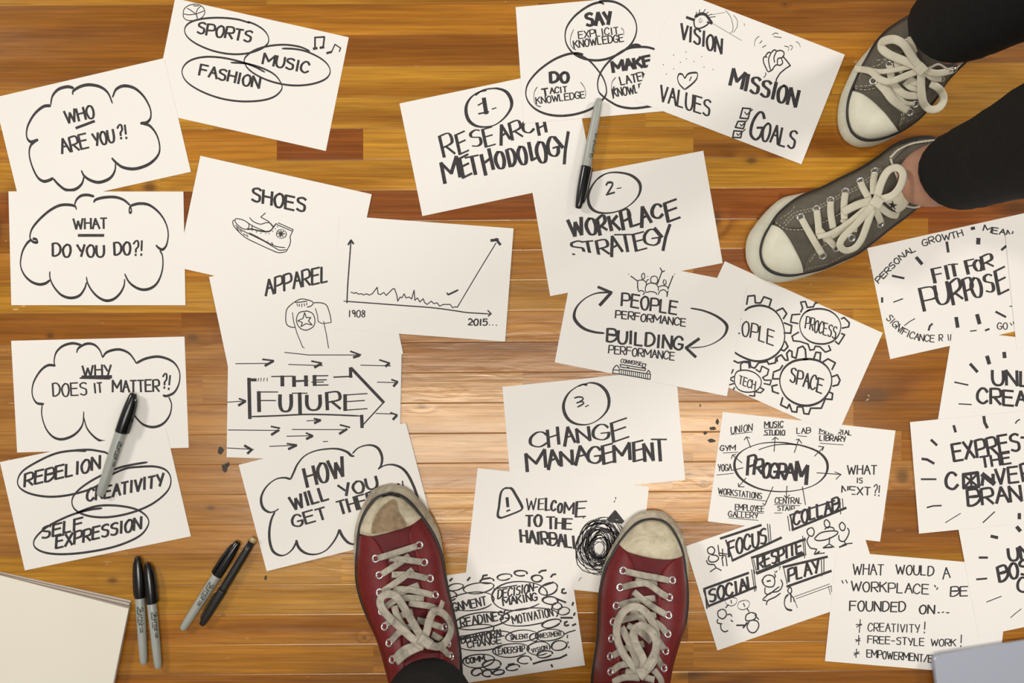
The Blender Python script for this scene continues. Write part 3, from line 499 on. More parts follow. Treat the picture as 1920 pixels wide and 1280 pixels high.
c.t.T('WHAT', 1322, 612, 1580, 612, 78, 12, up=(.03, -1)); c.t.T('IS', 1405, 688, 1455, 688, 45, 10); c.t.T('NEXT', 1272, 782, 1525, 798, 68, 12, up=(.05, -1)); c.t.T('?!', 1550, 800, 1608, 805, 95, 10, up=(.08, -1))
c.d.LL(8, "462,372 425,278", "405,305 425,278 455,290", "670,408 680,282", "655,305 680,282 708,300", "850,418 890,300", "865,305 890,298 915,335", "1030,450 1110,370", "1065,362 1112,368 1098,400", "385,510 300,440", "290,472 300,440 330,435", "395,553 300,575", "420,645 355,720", "352,690 355,722 405,722", "660,722 590,880", "568,868 588,885 605,848", "785,715 778,820", "762,800 778,822 808,795", "922,722 950,885", "1050,598 1262,612", "1210,590 1265,612 1220,655")
c.done()
c = Card([(1285, 1023.6), (1594, 918), (1654, 1113), (1345, 1219)], 1, (1270, 920, 4.1297), 'white sheet of little figures under FOCUS, COLLAB, RESPITE, SOCIAL and PLAY')
c.d.LL(19, "335,368 648,265", "425,540 805,362", "890,302 1305,132", "575,518 990,375", "820,590 1160,510", "850,740 1190,620", "205,760 550,635", "250,888 610,742"); c.d.L("870,188 1220,75", 13); c.d.L("615,637 980,488", 25)
c.d.LL(7, "698,255 710,395", "715,260 725,385", "855,195 870,310", "875,190 890,300", "1258,60 1265,180", "1278,60 1285,140", "590,530 615,640", "575,520 600,640", "970,350 985,520", "985,360 995,500", "820,580 850,720", "1115,530 1120,660", "1135,520 1135,640", "575,610 600,780", "590,610 610,770"); c.d.LL(12, "215,770 230,910", "205,770 245,900", "375,380 430,540", "875,190 900,300")
c.t.T('FOCUS', 400, 510, 692, 400, 112, 18, up=(-.05, -1)); c.t.T('COLLAB', 905, 268, 1250, 150, 98, 18, up=(-.05, -1)); c.t.T('RESPITE', 625, 612, 965, 472, 92, 18, up=(-.05, -1)); c.t.T('PLAY', 862, 702, 1098, 630, 95, 18, up=(-.05, -1)); c.t.T('SOCIAL', 250, 862, 600, 745, 95, 19, up=(-.1, -1))
c.d.SS(10, "262,430 235,450 240,480 270,490 290,465 280,440 262,430", "250,500 240,530 260,550 300,545 320,520 300,500 260,495", "225,535 240,565 290,570", "1030,285 1005,305 1015,340 1045,350 1060,320 1050,290 1030,285", "1020,350 1005,390 1030,440 1080,450", "1060,370 1110,325 1190,310 1240,315 1230,340 1160,375 1090,385 1060,370", "1155,220 1138,240 1145,275 1170,285 1180,250 1155,220", "1140,300 1165,280 1205,285 1215,305", "1275,240 1255,265 1265,300 1290,305 1300,270 1275,240", "1250,340 1255,380 1290,390 1320,350 1330,310 1315,285",
 "700,650 670,670 660,710 690,740 740,740 755,700 740,660 700,650", "665,680 655,695 670,715", "750,645 760,660 750,675", "680,745 680,790 710,800 750,770 790,740", "660,840 720,790 770,780 800,760 815,720 800,685", "690,885 700,850 760,820 800,790", "660,845 690,850", "870,745 855,770 870,795 885,780 880,750 870,745", "870,800 900,830 905,860",
 "345,915 315,935 320,975 355,990 380,960 370,925 345,915", "315,990 310,1020 350,1030", "335,1025 340,1070 365,1090 395,1080", "385,960 410,955 425,975", "570,940 535,960 530,1000 560,1005 600,990 610,955 570,940", "560,1005 540,1050 560,1090 600,1095 630,1050 620,1010 580,1000", con=.85)
c.d.SS(6, "420,825 375,840 380,875 420,890 455,870 460,835 420,825", "530,845 480,860 468,900 500,920 545,905 560,865 530,845"); c.d.S("860,800 835,830 830,880 850,915 890,925", 16)
c.d.LL(9, "285,570 300,595", "255,625 300,595 340,615", "315,420 325,500", "350,450 352,520", "320,480 385,490", "345,515 355,580", "375,500 385,580", "330,500 370,500", "1180,360 1175,410 1130,440", "1175,410 1215,435", "1080,450 1060,490 1140,480", "1295,390 1300,410 1255,435", "1300,410 1355,405", "880,800 880,860", "600,960 630,995", "415,1000 430,1012", "540,910 555,935", "395,880 375,905")
c.d.LL(5, "905,820 1180,720", "920,835 1195,735", "910,850 930,905", "1170,740 1185,800", "1190,740 1195,780", "750,625 775,620 755,640", "785,590 800,585 790,610"); c.d.LL(13, "695,700 720,695", "460,1040 530,1040", "540,1020 510,1060", "1130,440 1200,435", "1255,435 1310,415", "1070,490 1100,470"); c.d.LL(8, "415,845 420,870", "512,870 522,895")
c.done()
c = Card([(1568, 1033), (1894, 1060), (1872, 1266), (1546.5, 1239)], 2, (1540, 1020, 4.9237), 'white sheet asking WHAT WOULD A WORKPLACE BE FOUNDED ON with starred list')
tx = lambda s_, x0, y0, x1, y1, h, w_=12: c.t.T(s_, x0, y0, x1, y1, h, w_, up=(.03, -1))
tx('WHAT', 292, 280, 572, 285, 98); tx('WOULD', 690, 272, 1035, 290, 85, 13); tx('A', 1122, 325, 1182, 312, 100); tx('WORKPLACE', 275, 425, 990, 462, 88, 13); tx('BE', 1192, 480, 1350, 475, 86, 14); tx('FOUNDED', 262, 612, 775, 622, 88, 14); tx('ON', 905, 635, 1042, 640, 78, 15)
c.d.LL(11, "190,335 202,360", "225,330 240,358", "1045,378 1055,395", "1075,400 1065,418", "1075,630 1092,632", "1115,630 1130,625", "1155,632 1180,632")
c.d.LL(9, "360,695 350,815", "320,740 375,745", "325,765 370,735", "345,840 345,930", "315,880 360,890", "320,900 358,868", "325,965 320,1045", "300,1005 350,1010", "303,1025 348,990")
tx('CREATIVITY', 432, 802, 905, 815, 74, 10); tx('!', 945, 820, 958, 820, 105, 10); tx('FREE-STYLE', 428, 912, 948, 938, 66, 11); tx('WORK', 1012, 935, 1240, 940, 62, 11); tx('!', 1285, 945, 1292, 945, 110, 10); tx('EMPOWERMENT/E', 420, 1040, 1020, 1090, 68, 11)
c.done()
c = Card([(1626, 465), (1945, 394), (1988, 602), (1669, 673)], 0, (1620, 390, 4.4133), 'white sheet reading FIT FOR PURPOSE ringed by small words, right edge')
c.t.TC('PERSONAL', "122,622 190,555 250,490 330,412 432,352", 46, 10); c.t.TC('GROWTH', "495,318 600,278 720,258 822,228", 52, 10); c.t.TC('MEAN', "985,185 1060,208 1140,220 1220,240", 48, 11); c.t.TC('SIGNIFICANCE', "182,915 240,978 310,1042 420,1088 500,1102 580,1108", 55, 9); c.t.T('R', 622, 1098, 650, 1098, 52, 9); c.t.T('GO', 1108, 1005, 1188, 998, 52, 9)
c.d.LL(8, "695,1045 700,1095", "718,1045 715,1095", "1210,950 1225,970", "1235,940 1240,960")
for ch, x0, y0, x1, y1, h in (('F', 588, 615, 660, 600, 115), ('I', 690, 585, 705, 580, 110), ('T', 718, 565, 790, 560, 95), ('F', 862, 540, 930, 525, 110), ('O', 922, 520, 985, 510, 85), ('R', 990, 510, 1068, 480, 105)): c.t.T(ch, x0, y0, x1, y1, h, 28, con=.35, up=(-.22, -1))
for ch, x0, y0, x1, y1, h in (('P', 500, 848, 620, 835, 188), ('U', 612, 805, 712, 770, 165), ('R', 740, 795, 815, 745, 178), ('P', 850, 768, 915, 750, 172), ('O', 905, 738, 985, 725, 155), ('S', 1015, 705, 1085, 690, 145), ('E', 1118, 708, 1195, 670, 195)): c.t.T(ch, x0, y0, x1, y1, h, 27, con=.4, up=(-.2, -1))
for q, w_ in (("890,170 912,165", 26), ("435,410 478,460", 28), ("685,282 697,362", 22), ("947,255 945,292", 34), ("1140,345 1175,315", 20), ("235,560 330,580", 18), ("150,742 150,778", 18), ("245,778 320,750", 10), ("335,972 375,940 420,915", 8), ("535,1010 545,975 565,958", 16), ("763,908 775,982", 30), ("937,885 955,952", 32), ("1092,858 1172,900", 18), ("1205,812 1225,812", 8), ("880,1018 930,1012", 10), ("1005,1012 1035,1000", 16)): c.d.L(q, w_)
c.done()
c = Card([(1786, 618), (2110, 655), (2076, 863), (1752, 826)], 1, (1690, 620, 3.2), 'white sheet ringed by ray marks, words beginning UN and CREA cut by the frame')
c.t.T('UNL', 548, 320, 775, 332, 86, 17, up=(-.02, -1)); c.t.T('CREA', 460, 432, 748, 455, 88, 17, up=(-.02, -1))
for q, w_ in (("415,200 455,245", 18), ("515,155 527,195", 23), ("617,132 620,158", 22), ("320,308 400,325", 9), ("345,438 420,442", 7)): c.d.L(q, w_)
c.done()
c = Card([(1885, 440), (2208, 408), (2229, 621), (1906, 654)], 2, None, 'blank white sheet at the right edge above the ray-marked sheets')
c = Card([(1794, 976), (2114, 909), (2155, 1126), (1835, 1193)], 3, (1760, 960, 4.0), 'white sheet with BOS and dashes in the lower right, near the grey laptop')
for q, w_ in (("395,180 440,190", 23), ("588,112 610,138", 28), ("305,340 365,340", 17), ("285,503 360,497", 14), ("360,673 470,630", 7), ("540,790 580,755 620,725", 6)): c.d.L(q, w_)
c.t.T('UN', 530, 362, 690, 345, 92, 22, up=(-.12, -1)); c.t.T('BOS', 458, 520, 680, 455, 110, 22, up=(-.18, -1)); c.t.T('C', 600, 602, 670, 595, 105, 20)
c.done()
c = Card([(1706, 791), (2032, 759), (2049, 968), (1723, 1000)], 4, (1690, 620, 3.2), 'white sheet reading EXPRESS THE BRAND with a blotted-out letter, lower right')
c.t.T('EXPRES', 318, 780, 715, 715, 102, 17); c.d.L("718,640 740,640", 14); c.t.T('THE', 482, 822, 658, 795, 64, 15); c.t.T('C', 280, 958, 345, 945, 95, 18); c.t.T('V', 570, 920, 625, 915, 90, 17); c.t.T('E', 648, 915, 705, 908, 92, 16); c.t.T('BRAN', 402, 1052, 722, 1020, 92, 17); c.t.T('R', 732, 905, 790, 895, 100, 17)
c.d.LL(19, "370,862 458,850", "458,850 466,932", "466,935 372,942", "374,940 372,862", "485,925 492,860"); c.d.LL(14, "380,870 455,930", "385,930 450,865", "418,860 420,930"); c.d.L("488,862 555,915", 30); c.d.L("553,918 550,862", 20)
for q, w_ in (("315,570 325,605", 16), ("495,515 500,550 515,580", 18), ("685,555 695,540 710,532", 8), ("180,655 212,685", 15), ("125,768 155,772 195,795", 15), ("120,890 208,890", 11), ("155,1060 190,1050 240,1048", 9), ("265,1150 355,1095", 5), ("490,1150 560,1085", 7), ("708,1098 708,1125", 20)): c.d.L(q, w_)
c.done()
# ------------------------------------------------------------------ small stains on the boards (parts of the floor)
for k, (sx, sy, a, b_) in enumerate(((414, 844, 6, 8), (422, 877, 7, 10), (428, 870, 3, 5), (1337, 803, 7, 4), (1345, 790, 4, 6), (1322, 812, 4, 4), (1334, 826, 8, 4), (498, 1083, 3, 6), (1313, 760, 2, 3))):
    rg = random.Random(k); n = 14
    ring = [P(sx + a * rg.uniform(.6, 1.15) * math.cos(i * 6.2832 / n), sy - b_ * rg.uniform(.6, 1.15) * math.sin(i * 6.2832 / n), 0.00008) for i in range(n)]
    mesh('paint_stain', ring, [tuple(range(n))], M_stain, floor)
# ------------------------------------------------------------------ markers
M_body = simple('grey_barrel_plastic', srgb(158, 160, 152), 0.35, var=0.03, scale=60)
M_cap = simple('glossy_black_plastic', srgb(17, 16, 16), 0.22, var=0.1, scale=80)
M_cap2 = simple('satin_black_plastic', srgb(26, 25, 24), 0.35, var=0.1, scale=120)
M_brass = simple('pale_brass_end', srgb(190, 165, 120), 0.4, metal=0.3)
M_print = simple('black_print', srgb(24, 24, 26), 0.5, var=0.1)
def revolve(name, prof, mat, parent, n=28, cap0=True, cap1=True):
    """prof: (x, r) along local X"""
    vs, fs = [], []
    for x, r in prof:
        for i in range(n): a = i * 2 * math.pi / n; vs.append((x, r * math.cos(a), r * math.sin(a)))
    for k in range(len(prof) - 1):
        for i in range(n): j = (i + 1) % n; fs.append((k * n + i, (k + 1) * n + i, (k + 1) * n + j, k * n + j))
    if cap0: fs.append(tuple(range(n)))
    if cap1: fs.append(tuple((len(prof) - 1) * n + i for i in reversed(range(n))))
    o = mesh(name, vs, fs, mat, parent, smooth=True)
    return o
def barspine(name, pts, w, th, ang, mat, parent):
    """flat clip: pts (x, radial distance) at angle ang round the pen axis"""
    ca, sa = math.cos(ang), math.sin(ang); rad = Vector((0, sa, ca)); tan = Vector((0, ca, -sa)); vs, fs = [], []
    for k, (x, r) in enumerate(pts):
        ww = w * (1 if 0 < k < len(pts) - 1 else .75)
        for s_, q in ((-1, 0), (1, 0), (1, 1), (-1, 1)): vs.append(Vector((x, 0, 0)) + rad * (r - th * (1 - q)) + tan * (s_ * ww / 2))
    for k in range(len(pts) - 1):
        for i in range(4): j = (i + 1) % 4; fs.append((4 * k + i, 4 * k + j, 4 * k + 4 + j, 4 * k + 4 + i))
    fs += [(3, 2, 1, 0), tuple(4 * (len(pts) - 1) + i for i in range(4))]
    return mesh(name, vs, fs, mat, parent)
mm = 0.001
def interp(prof, x):
    for (a, r), (b, q) in zip(prof, prof[1:]):
        if a <= x <= b: return r + (q - r) * (x - a) / max(1e-9, b - a)
    return prof[-1][1]
def place(root, tail, tip, zt, zp):
    a, b = P(tail[0], tail[1], zt), P(tip[0], tip[1], zp); d = (b - a); L = d.length; d.normalize()
    y = Vector((0, 0, 1)).cross(d).normalized(); z = d.cross(y)
    root.matrix_world = Matrix(((d.x, y.x, z.x, a.x), (d.y, y.y, z.y, a.y), (d.z, y.z, z.z, a.z), (0, 0, 0, 1)))
    return L
def print_on(root, prof, items, phi, name='lettering', mirror=1):
    """items: (text, start x, length, height, radial offset, stroke) printed round the barrel, running towards the tail"""
    ik = Ink((0, 0, 1)); ik.sub = True
    for (txt, x0, ln, h, v0, w) in items: ik.T(txt, x0, v0, x0 + ln, v0, h, w, up=(.25, -1) if h > 3 else None, con=.8, jit=0.01)
    vs = []
    for v in ik.v:
        x = v.x * mm; r = interp(prof, x_cap - x) + 0.00007; a = phi + v.y * mm / r
        vs.append((x_cap - x, r * math.sin(a), r * math.cos(a)))
    return mesh(name, vs, ik.f, M_print, root)
x_cap = 0.085
def marker(label, tail, tip, base, fat, clip, phi, name_txt=True):
    root = empty('marker_pen', (0, 0, 0)); r = 6.3 * mm * fat
    L = place(root, tail, tip, base + r * .92, base + r * 1.0); s = L / 0.137
    prof = [(x * mm * s, q * mm * fat) for x, q in ((0, 1.2), (.6, 2.6), (2, 3.6), (5, 4.3), (12, 4.9), (30, 5.35), (60, 5.75), (85, 5.9), (86, 5.7))]
    cap = [(x * mm * s, q * mm * fat) for x, q in ((84.5, 5.8), (84.6, 6.3), (86, 6.45), (100, 6.4), (112, 6.1), (122, 5.5), (130, 4.7), (134, 4.1), (135.6, 3.7), (136.6, 3.2), (137, 2.2))]
    revolve('barrel', prof, M_body, root); c_ = revolve('cap', cap, M_cap, root)
    q = [(x * mm * s, (rr) * mm * fat) for x, rr in ((86, 7.0), (86.5, 8.6), (96, 8.9), (112, 8.4), (122, 7.4), (129, 6.0), (131, 4.6))]
    barspine('clip', q, 4.0 * mm, 1.2 * mm, clip, M_cap, c_)
    global x_cap
    x_cap = 84 * mm * s
    its = [('Sharpie', 9, 24, 6.0, 1.4, .8), ('PERMANENT', 9, 10, 1.3, 3.6, .35), ('MARKER', 21, 8, 1.3, 3.6, .35), ('FINE', 35, 6, 1.6, -1, .4), ('POINT', 35, 6.5, 1.6, 1.2, .4)]
    print_on(root, prof, its, phi)
    tag(root, label, 'marker', 'black-capped grey markers on the floor')
    return root
marker('grey marker with its black cap toward the bottom, lying across the SAY and WORKPLACE sheets', (1124, 184), (1084, 391), .0022, 1.0, R(80), R(58))
marker('thick grey marker with a side clip lying across the WHY and REBELION sheets', (187, 930), (251, 737), .0012, 1.17, R(-75), R(-52))
marker('left marker of the upright pair beside the sketch pad, nearest the pad', (269.5, 1246), (258, 1043), .0003, 1.0, R(118), R(-6))
marker('right marker of the upright pair beside the sketch pad', (297, 1254), (277, 1055), .0003, 1.0, R(-86), R(-32))
marker('slanted grey marker with black cap lying beside a black felt pen', (341, 1181), (447, 1015), .0003, 1.0, R(48), R(-4))
root = empty('felt_pen', (0, 0, 0)); L = place(root, (377.5, 1172), (477, 1008), .0055, .0055); s = L / 0.128
pc = [(x * mm * s, q * mm) for x, q in ((0, 2.0), (1, 3.4), (8, 4.3), (22, 5.0), (50, 5.6), (52, 5.5))]; pb = [(x * mm * s, q * mm) for x, q in ((51, 4.9), (54, 4.9), (80, 4.9), (110, 4.6), (122, 4.4))]
c_ = revolve('cap', pc, M_cap2, root); revolve('barrel', pb, M_cap2, root); revolve('end_plug', [(121.5 * mm * s, 4.1 * mm), (126.5 * mm * s, 4.0 * mm), (128 * mm * s, 3.4 * mm)], M_brass, root)
barspine('clip', [(x * mm * s, q * mm) for x, q in ((6, 4.4), (10, 6.6), (24, 7.6), (38, 7.8), (42, 7.0), (43, 4.6))], 3.2 * mm, 1.3 * mm, R(80), M_cap2, c_)
ik = Ink((0, 0, 1)); x_cap = 116 * mm * s
print_on(root, pb, [('. . . . .', 4, 40, 1.0, 0, .4)], 0.15, 'lettering').data.materials[0] = simple('worn_pale_print', srgb(120, 116, 104), .5)
tag(root, 'slim black felt pen with a clipped cap lying beside the slanted grey marker', 'pen')
# ------------------------------------------------------------------ sketch pad, bottom left
M_page = simple('cream_page', srgb(232, 226, 210), .8, var=.012, scale=9, spec=.2)
M_board = simple('grey_card_cover', srgb(196, 186, 176), .8, var=.03)
M_edge = NT('page_edges'); co = M_edge.n('ShaderNodeTexCoord').outputs['Object']
wv = M_edge.n('ShaderNodeTexNoise', {'Vector': M_edge.n('ShaderNodeMapping', {'Vector': co, 'Scale': (2, 2, 900)}).outputs[0], 'Scale': 1.0, 'Detail': 2}).outputs['Fac']
M_edge.l(M_edge.ramp(wv, [(.35, srgb(150, 138, 128)), (.6, srgb(206, 196, 184))]), M_edge.b.inputs['Base Color']); M_edge.b.inputs['Roughness'].default_value = .8
def slab(name, quad, z0, z1, mat, parent, topmat=None):
    pb_ = [P(x, y, z0) for x, y in quad]; vs = [Vector(p) for p in pb_] + [Vector((p.x, p.y, z1)) for p in pb_]
    fs = [(7, 6, 5, 4), (0, 1, 2, 3)] + [(i, i + 4, (i + 1) % 4 + 4, (i + 1) % 4) for i in range(4)]
    o = mesh(name, vs, fs, mat, parent)
    if topmat: o.data.materials.append(topmat); o.data.polygons[0].material_index = 1
    return o
def quad_from(tr, d, hgt, w, h): 
    d = Vector(d).normalized(); e = Vector(hgt).normalized(); tr = Vector(tr)
    return [tuple(tr - d * w), tuple(tr), tuple(tr + e * h), tuple(tr - d * w + e * h)]
root = empty('sketch_pad', P(100, 1200, 0))
def kid(o): o.matrix_parent_inverse = root.matrix_world.inverted(); return o
bpy.context.view_layer.update()
kid(slab('back_cover', quad_from((247, 1125), (246, 54), (-31, 155), 440, 330), .0002, .0022, M_board, root))
kid(slab('page_block', quad_from((245.5, 1128.5), (246, 55), (-31, 155), 436, 326), .0023, .0075, M_edge.m, root))
kid(slab('page_block', quad_from((245, 1135), (246, 58), (-31, 155), 434, 318), .0076, .0125, M_edge.m, root))
kid(slab('top_page', quad_from((241.5, 1140.5), (239, 62), (-29, 139), 432, 316), .0126, .0130, M_page, root))
tag(root, 'thick sketch pad open at a blank cream page, bottom left corner', 'sketchbook')
# ------------------------------------------------------------------ grey laptop, bottom right
M_alu = simple('grey_anodised_aluminium', srgb(172, 176, 189), .42, metal=.35, var=.02, scale=1500)
root = empty('laptop', P(1950, 1360, 0)); bpy.context.view_layer.update()
def rslab(name, quad, z0, z1, rad, mat, bev=.0015):
    ps = [P(x, y, z1) for x, y in quad]; bm = bmesh.new(); loop = []
    for i in range(4):
        p, a, b = ps[i], ps[i - 1], ps[(i + 1) % 4]; da, db = (a - p).normalized(), (b - p).normalized(); c_ = p + (da + db) * rad
        for k in range(7):
            th = k / 6 * math.pi / 2; loop.append(c_ - db * (rad * math.cos(th)) - da * (rad * math.sin(th)))
    rings = [(z0, -bev), (z0 + bev, 0), (z1 - bev, 0), (z1, -bev)]; cen = sum(ps, Vector()) / 4; vs, fs = [], []; n = len(loop)
    for z, q in rings:
        for p in loop: d = Vector((p.x - cen.x, p.y - cen.y, 0)).normalized(); vs.append(Vector((p.x + d.x * q, p.y + d.y * q, z)))
    for k in range(3):
        for i in range(n): fs.append((k * n + i, k * n + (i + 1) % n, (k + 1) * n + (i + 1) % n, (k + 1) * n + i))
    fs += [tuple(range(n)), tuple(3 * n + i for i in reversed(range(n)))]
    o = mesh(name, vs, fs, mat, root, smooth=False); kid(o); return o
lq = quad_from((1749 + 500 * .987, 1229 - 500 * .16), (.987, -.16), (.117, .993), 500, 345)
rslab('base', lq, .0013, .0105, .009, M_alu); rslab('lid', lq, .0112, .0178, .009, M_alu)
tag(root, 'closed grey laptop with rounded corner, bottom right corner of the floor', 'laptop')
# ------------------------------------------------------------------ people: legs, trousers, sneakers
CAM = Vector((0, 0, H))
def fabric(name, col, rough, wscale, bump, var=.12):
    t = NT(name); co = t.n('ShaderNodeTexCoord').outputs['Object']
    nz = t.n('ShaderNodeTexNoise', {'Vector': co, 'Scale': 120.0, 'Detail': 4}).outputs['Fac']
    t.l(t.ramp(nz, [(.3, tuple(c * (1 - var) for c in col[:3])), (.7, tuple(min(1, c * (1 + var)) for c in col[:3]))]), t.b.inputs['Base Color'])
    t.b.inputs['Roughness'].default_value = rough; t.b.inputs['Specular IOR Level'].default_value = .25
    w = t.n('ShaderNodeTexVoronoi', {'Vector': co, 'Scale': wscale}).outputs['Distance']
    big = t.n('ShaderNodeTexNoise', {'Vector': co, 'Scale': 45.0, 'Detail': 2}).outputs['Fac']
    hgt = t.math('ADD', t.math('MULTIPLY', w, .3), t.math('MULTIPLY', big, 1.0))
    t.l(t.n('ShaderNodeBump', {'Height': hgt, 'Strength': bump, 'Distance': .0012}).outputs['Normal'], t.b.inputs['Normal'])
    return t.m
def rubber(name, col, dirt, amount, rough=.55):
    t = NT(name); co = t.n('ShaderNodeTexCoord').outputs['Object']
    a = t.n('ShaderNodeTexNoise', {'Vector': co, 'Scale': 42.0, 'Detail': 6, 'Roughness': .65, 'Distortion': .8}).outputs['Fac']
    b = t.n('ShaderNodeTexNoise', {'Vector': co, 'Scale': 170.0, 'Detail': 4}).outputs['Fac']
    f = t.math('MULTIPLY', t.ramp(a, [(.42, (0, 0, 0)), (.72, (1, 1, 1))]), amount)
    f = t.math('ADD', f, t.math('MULTIPLY', t.ramp(b, [(.6, (0, 0, 0)), (.8, (1, 1, 1))]), amount * .5))
    t.l(t.mix(f, col, dirt), t.b.inputs['Base Color']); t.b.inputs['Roughness'].default_value = rough; t.b.inputs['Specular IOR Level'].default_value = .35
    t.l(t.n('ShaderNodeBump', {'Height': b, 'Strength': .15, 'Distance': .0005}).outputs['Normal'], t.b.inputs['Normal'])
    return t.m
M_red = fabric('red_leather', srgb(104, 26, 27), .42, 900, .25)
M_red2 = fabric('dark_red_tongue', srgb(92, 23, 27), .55, 900, .25)
M_grey = fabric('charcoal_canvas', srgb(98, 92, 80), .85, 1500, .4)
M_grey2 = fabric('charcoal_tongue_canvas', srgb(90, 84, 73), .85, 1500, .4)
M_rub_r = rubber('worn_cream_rubber', srgb(190, 180, 158), srgb(104, 90, 72), .75)
M_rub_g = rubber('cream_rubber', srgb(208, 205, 186), srgb(178, 172, 148), .45)
M_cap_r = rubber('scuffed_toe_rubber', srgb(200, 190, 162), srgb(112, 94, 70), .6)
M_cap_g = rubber('clean_toe_rubber', srgb(220, 217, 196), srgb(196, 190, 162), .35, .45)
M_stripe = simple('black_rubber_stripe', srgb(28, 26, 24), .5)
M_lace_r = rubber('grubby_grey_lace', srgb(176, 168, 152), srgb(98, 92, 82), .85, .85)
M_lace_g = rubber('cream_lace', srgb(212, 206, 184), srgb(186, 177, 150), .4, .85)
M_steel = simple('nickel_eyelet', srgb(200, 200, 196), .25, metal=.9, var=.05)
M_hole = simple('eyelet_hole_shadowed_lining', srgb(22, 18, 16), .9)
M_stitch = simple('pale_thread', srgb(196, 188, 168), .8)
M_scuff = simple('brown_scuff_grime', srgb(138, 116, 88), .8, var=.3, scale=120)
M_black = fabric('black_trouser_cloth', srgb(17, 17, 16), .9, 700, .5, .2)
M_skin = NT('bare_skin'); co = M_skin.n('ShaderNodeTexCoord').outputs['Object']
nz = M_skin.n('ShaderNodeTexNoise', {'Vector': co, 'Scale': 60.0, 'Detail': 4}).outputs['Fac']
M_skin.l(M_skin.ramp(nz, [(.3, srgb(160, 116, 92)), (.7, srgb(178, 132, 107))]), M_skin.b.inputs['Base Color']); M_skin.b.inputs['Roughness'].default_value = .5
M_skin.b.inputs['Subsurface Weight'].default_value = .08; M_skin.b.inputs['Subsurface Radius'].default_value = (.01, .004, .002)

